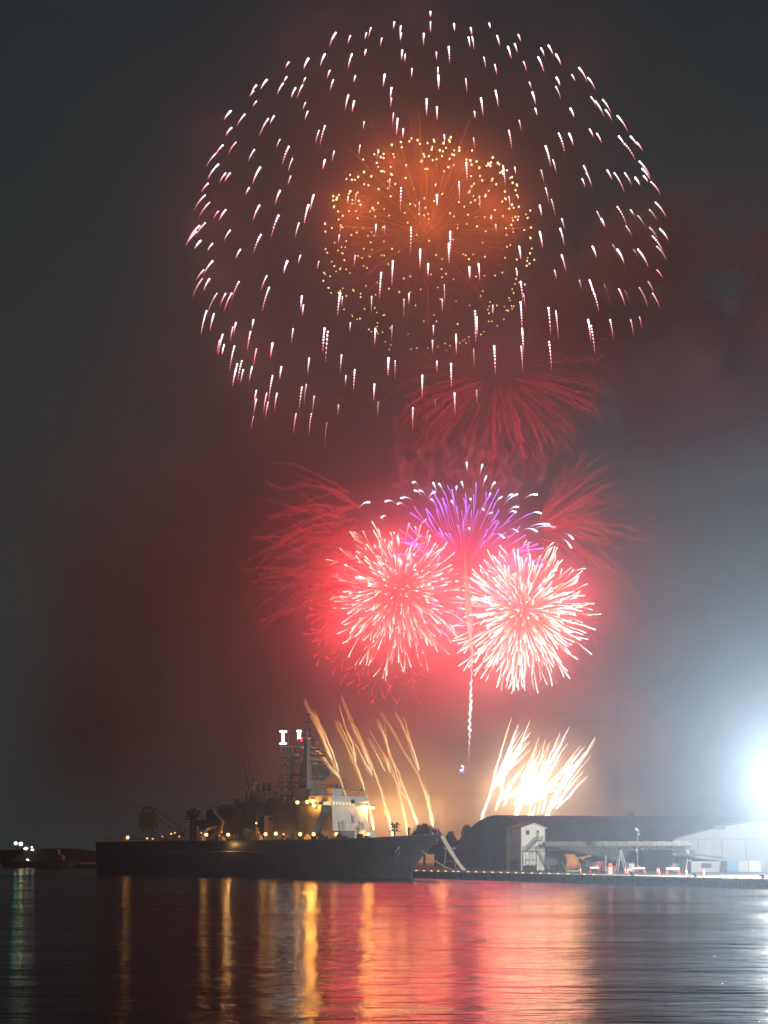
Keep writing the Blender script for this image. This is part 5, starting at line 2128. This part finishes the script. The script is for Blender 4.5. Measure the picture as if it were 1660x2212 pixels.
# --- comets: traced trails leaving the launch barge
def comet(root, pts, conv, mat_, w, name='comet_trail', Yc=690, brk=0.0):
    O = Vector(root.location)
    dy = R.uniform(-12, 12)
    P3 = []
    kk = Yc / F
    for (x, y) in pts:
        u, v = conv(x, y)
        p = P(u, v, Yc)
        P3.append(Vector((p.x, Yc + dy, p.z)))
    # resample
    out = []
    n = len(P3)
    for i in range(n - 1):
        for j in range(5):
            f = j / 5
            out.append(P3[i].lerp(P3[i + 1], f))
    out.append(P3[-1])
    m = len(out)
    for i in range(1, m - 1):
        out[i] += Vector((R.gauss(0, .16), 0, R.gauss(0, .12)))
    rs, hs = [], []
    for i in range(m):
        f = i / (m - 1)
        rs.append(w * kk * (.28 + .95 * min(1, f * 1.6 + .12)) * R.uniform(.75, 1.25) * (.25 if i in (0,) else 1))
        hs.append(min(1, .25 + f * 1.0) * R.uniform(.8, 1))
    q = MB().tube([p - O for p in out], rs, hs, 5)
    o = q.build(name, mat_, root, heat=True)
    return o


c2 = lambda x, y: ((1050 + x / 2.075) / 1.851, (2750 + y / 2.075) / 1.851)
c3 = lambda x, y: ((1600 + x / 2.075) / 1.851, (2900 + y / 2.075) / 1.851)
OR = glow('orange_comet', [(0, (1, .36, .08)), (.6, (1, .5, .16)), (.9, (1, .70, .34)), (1, (1, .84, .55))], (1.1, 1.9))
ORH = glow('orange_comet_hot', [(0, (1, .45, .1)), (.5, (1, .62, .22)), (1, (1, .85, .5))], (1.2, 3))
WH = glow('white_comet', [(0, (1, .35, .08)), (.22, (1, .62, .3)), (.45, (1, .9, .75)), (1, (1, .92, .72))], (1.3, 5))
fans = [
    ('leftmost fan of thin orange comets rising beside the ship mast', (800, 1800), [
        [(338, 70), (400, 190), (480, 360), (560, 550), (600, 650), (640, 740), (680, 860), (692, 900)], [(420, 165), (480, 300), (540, 430), (600, 590), (630, 690)],
        [(405, 180), (470, 320), (530, 470), (575, 580)], [(400, 490), (480, 540), (560, 650), (640, 745)], [(515, 480), (545, 530), (575, 582)], [(870, 890), (900, 1050), (925, 1185)]], [5]),
    ('second fan of orange comets above the ship bridge', (830, 1800), [
        [(595, 250), (660, 380), (740, 560), (800, 680), (835, 800), (850, 860)], [(632, 125), (690, 330), (750, 460), (770, 600)], [(618, 250), (690, 390), (760, 560), (775, 610)],
        [(700, 515), (770, 650), (815, 740), (835, 800)], [(740, 430), (760, 520), (775, 600)]], []),
    ('third and longest fan of orange comets behind the bridge roof', (870, 1800), [
        [(652, 60), (720, 230), (790, 370), (850, 500), (890, 600), (930, 700), (980, 840), (1020, 990), (1050, 1090), (1078, 1235)], [(710, 225), (760, 330), (830, 480), (880, 600), (910, 680)],
        [(740, 430), (800, 520), (860, 640), (910, 720)], [(800, 380), (850, 520), (880, 610)], [(995, 930), (1020, 1020), (1040, 1060), (1070, 1180)], [(1045, 1095), (1062, 1150), (1078, 1210)]], [0, 4, 5]),
    ('fourth fan of crossing orange comets left of the large round tree', (890, 1800), [
        [(940, 245), (1000, 380), (1060, 540), (1110, 700), (1150, 860), (1200, 930)], [(960, 240), (1020, 400), (1050, 540)], [(1015, 265), (1035, 420), (1060, 560), (1130, 680), (1180, 830), (1240, 980), (1280, 1130)],
        [(875, 390), (930, 500), (980, 600), (1020, 690)], [(890, 375), (960, 490), (1040, 610), (1090, 720), (1130, 860), (1160, 980), (1190, 1120), (1212, 1238)], [(990, 540), (1030, 610), (1060, 700)],
        [(1130, 750), (1190, 880), (1240, 1010), (1280, 1130)], [(1150, 880), (1170, 1000), (1190, 1120), (1205, 1225)]], [4, 6, 7]),
    ('orange comet pair with one bright stem rising from the large round tree', (945, 1795), [
        [(970, 170), (1060, 300), (1160, 480), (1240, 620), (1300, 720), (1350, 870), (1385, 1000), (1408, 1100), (1412, 1160)], [(1105, 190), (1150, 280), (1210, 420), (1260, 560), (1300, 690)], [(1165, 250), (1210, 390), (1270, 580), (1300, 690)],
        [(1335, 735), (1370, 850), (1395, 980)], [(1320, 790), (1360, 900), (1390, 1030), (1412, 1140)]], [0, 4]),
]
for lb, (u, v), trails, hot in fans:
    r = thing('comet_fan', lb, 'firework', P(u, v, 690), 0, 'orange comet fans over the ship')
    for i, tr_ in enumerate(trails):
        comet(r, tr_, c2, OR, .85)
        for _ in range(2):
            ox, oy = R.uniform(-9, 9), R.uniform(10, 60)
            comet(r, [(x + ox * (1 - k / len(tr_)), y + oy * (1 - k / len(tr_))) for k, (x, y) in enumerate(tr_)], c2, OR, .5)
        if i in hot:    # bright lower stem
            n_ = len(tr_)
            lo_ = tr_[max(0, n_ - 4):]
            comet(r, lo_, c2, ORH, 2.1, 'burning_stem')
for u, v in ((800, 1775), (840, 1750), (885, 1775), (935, 1760)):
    lamp('comet_light', P(u, v, 665) - Vector(r.location), E_COMET * .2, (1, .43, .15), 10, r)
fansR = [
    ('tall white hot comet fan nearest the rising tail', (1045, 1795), [
        [(920, -55), (850, 170), (800, 340), (770, 480), (740, 590), (690, 720), (665, 832)], [(975, 0), (930, 110), (870, 270), (800, 450), (770, 530)], [(1078, -45), (1000, 160), (940, 300), (870, 400), (830, 510)],
        [(1015, 35), (920, 190), (860, 330), (790, 500)], [(1085, 60), (1000, 160), (930, 260)], [(1080, 135), (990, 240), (900, 340), (820, 440)], [(900, 230), (860, 420), (830, 600), (790, 700)]]),
    ('lower white hot comet fan with short broken trails', (1090, 1795), [
        [(1050, 295), (980, 400), (920, 500), (850, 610)], [(1000, 380), (930, 450), (880, 570), (860, 660)], [(1020, 470), (960, 540), (905, 600)], [(930, 430), (890, 540), (840, 620)]]),
    ('thick white comet fan over the warehouse end', (1120, 1790), [
        [(1175, 85), (1120, 220), (1060, 370), (1010, 500), (960, 660)], [(1190, 225), (1090, 340), (1020, 420)], [(1130, 160), (1080, 320), (1040, 480), (1000, 600), (965, 745)], [(1130, 420), (1060, 520), (990, 680), (965, 745)], [(1120, 600), (1100, 700), (1080, 775)],
        [(1070, 380), (1020, 520), (985, 660)]]),
    ('densest white comet fan in the middle of the right group', (1150, 1790), [
        [(1270, 120), (1180, 290), (1120, 380), (1080, 500), (1040, 640)], [(1228, -5 + 110), (1190, 250), (1130, 420), (1090, 560), (1060, 660)], [(1315, 70), (1260, 210), (1190, 350), (1110, 470), (1080, 600)], [(1395, 20), (1320, 180), (1240, 310), (1180, 440), (1130, 600)],
        [(1390, 150), (1310, 270), (1250, 380), (1200, 470), (1150, 620)], [(1210, 400), (1140, 520), (1100, 640)], [(1240, 330), (1190, 470), (1150, 590)], [(1200, 560), (1190, 650), (1170, 720)], [(1160, 450), (1120, 560), (1080, 640)]]),
    ('rightmost white comet fan leaning out over the warehouse roof', (1190, 1790), [
        [(1520, 160), (1430, 270), (1350, 380), (1240, 500), (1170, 610)], [(1505, 200), (1420, 310), (1370, 420), (1310, 520), (1260, 620)], [(1612, 105), (1540, 230), (1440, 360), (1380, 450), (1300, 580), (1240, 700), (1218, 775)], [(1562, 205), (1480, 320), (1390, 440), (1330, 560), (1270, 660)],
        [(1550, 370), (1460, 470), (1380, 580), (1290, 680)], [(1430, 440), (1320, 490), (1230, 530), (1180, 600)], [(1360, 480), (1300, 590), (1240, 690), (1215, 770)]]),
]
for lb, (u, v), trails in fansR:
    r = thing('comet_fan', lb, 'firework', P(u, v, 690), 0, 'white hot comet fans over the warehouse')
    for tr_ in trails:
        comet(r, tr_, c3, WH, 1.75)
        for _ in range(2):
            ox, oy = R.uniform(-12, 12), R.uniform(10, 70)
            comet(r, [(x + ox * (1 - .6 * k / len(tr_)), y + oy * (1 - k / len(tr_))) for k, (x, y) in enumerate(tr_)], c3, WH, .8)
for u, v in ((1075, 1700), (1110, 1740), (1140, 1690), (1165, 1745), (1200, 1700), (1235, 1680)):
    lamp('comet_light', P(u, v, 668) - Vector(r.location), E_COMET * .14, (1, .46, .17), 10, r)

# --- rising tail in the centre
rt = thing('rising_tail', 'pale pink rising firework tail between the twin bursts', 'firework', fp(1010, 1650))
PK = glow('rising_tail_spark', [(0, (1, .25, .15)), (.4, (1, .5, .42)), (.75, (1, .78, .74)), (1, (.95, .93, .95))], (.5, 1.6))
pts, rs, hs = [], [], []
for i in range(60):
    f = i / 59
    v = 1655 - f * 240
    pts.append(fp(1005 + 8 * f + 1.2 * math.sin(i * 1.7) + R.uniform(-.8, .8), v, -30) - rt.location)
    rs.append(K * (.5 + 2.0 * math.sin(min(1, f * 1.25) * math.pi * .9)) * R.uniform(.65, 1.3))
    hs.append(min(1, .1 + 1.1 * math.sin(math.pi * min(.8, f)) * R.uniform(.6, 1)))
MB().tube(pts, rs, hs, 6, .2).build('tail', PK, rt, heat=True)
for st_ in range(16):
    pts, rs, hs = [], [], []
    a0 = R.gauss(0, 3.4)
    f0, f1_ = R.uniform(0, .35), R.uniform(.55, 1)
    for i in range(22):
        f = f0 + (f1_ - f0) * i / 21
        pts.append(fp(1011 - 14 * f + a0 * (.35 + math.sin(min(1, f * 1.1) * math.pi)) + R.gauss(0, .7), 1430 - f * 225, -25 + a0) - rt.location)
        rs.append(K * 1.15 * math.sin(math.pi * (i + .6) / 22.2) * R.uniform(.6, 1.3) + .05)
        hs.append((.75 - .55 * f) * R.uniform(.6, 1))
    MB().tube(pts, rs, hs, 5, .2).build('plume_strand', PK, rt, heat=True)
bs = thing('blue_sparks', 'small cluster of blue sparks just left of the rising tail foot', 'firework', fp(993, 1668))
BL = glow('blue_spark', [(0, (.15, .12, 1)), (.6, (.3, .28, 1)), (1, (.8, .85, 1))], (.6, 3))
for (a, b2, a1, b1) in ((489, 372, 494, 405), (497, 378, 503, 470), (478, 405, 482, 450), (490, 405, 497, 440)):
    u, v = c3(a, b2)
    u1, v1 = c3(a1, b1)
    p0, p1 = fp(u, v, -30) - bs.location, fp(u1, v1, -30) - bs.location
    q = MB().tube([p0, p0.lerp(p1, .4), p1], [1.6 * K, .9 * K, .3 * K], [1, .4, 0], 6)
    q.ball(p0, 1.9 * K, 1, 6, 4)
    q.build('spark', BL, bs, heat=True)

# ================================================================== SMOKE AND HAZE
def smoke(label, u, v, Y, hu, hv, hy, dens, noise, an=.2, col=(.9, .9, .9)):
    k = Y / F
    q = MB().box((-1, -1, -1), (1, 1, 1))
    o = q.build('smoke_cloud', volmat('smoke', dens, an, col, noise))
    o.location = P(u, v, Y)
    o.scale = (hu * k, hy, hv * k)
    tag(o, label, 'smoke', None, 'stuff')
    return o


smoke('red lit smoke around the twin bursts', 985, 1290, 735, 620, 430, 90, .030, (.028, .36, .70, 1, .0))
smoke('orange lit smoke bank behind the comets and warehouse', 1000, 1750, 728, 640, 400, 75, .120, (.028, .34, .70, 2, .0))
smoke('orange lit smoke inside the golden ball', 923, 500, 715, 300, 270, 80, .022, (.02, .36, .75, 3, .0))
smoke('dim red smoke drifting left of the bursts', 560, 1240, 760, 720, 720, 110, .0200, (.010, .36, .72, 4, .0))
smoke('faint red smoke filling the great white burst', 900, 480, 705, 690, 640, 150, .0030, (.012, .36, .70, 11, .0))
smoke('dull red smoke hanging low over the ship', 470, 1560, 770, 620, 420, 90, .022, (.012, .36, .72, 10, .0))
smoke('brown lit cloud drifting in from the right', 1540, 720, 790, 520, 330, 100, .085, (.016, .52, .59, 5, .04), 0.0)
smoke('red smoke around the spent shell', 1065, 850, 725, 330, 230, 50, .020, (.025, .38, .72, 6, .0))
smoke('thick crimson smoke inside the left of the twin bursts', 845, 1280, 735, 280, 230, 55, .085, (.04, .36, .70, 7, .0))
smoke('pink smoke inside the right of the twin bursts', 1110, 1290, 745, 260, 220, 50, .060, (.04, .36, .70, 8, .0))
smoke('added thin blue mist standing in for the glare round the floodlight', 1700, 1690, 212, 1900, 1600, 110, .0021, (.012, .10, .60, 9, .0), .35, (.50, .74, 1.0))  # mist added to spread a bluish glare round the floodlight

hz_ = MB().box((-1000, -120, -2.5), (1000, 1580, 640)).build('haze', volmat('haze_air', HAZE, .72, (.92, .93, .95)))
tag(hz_, 'thin night haze over the whole harbour', kind='stuff')
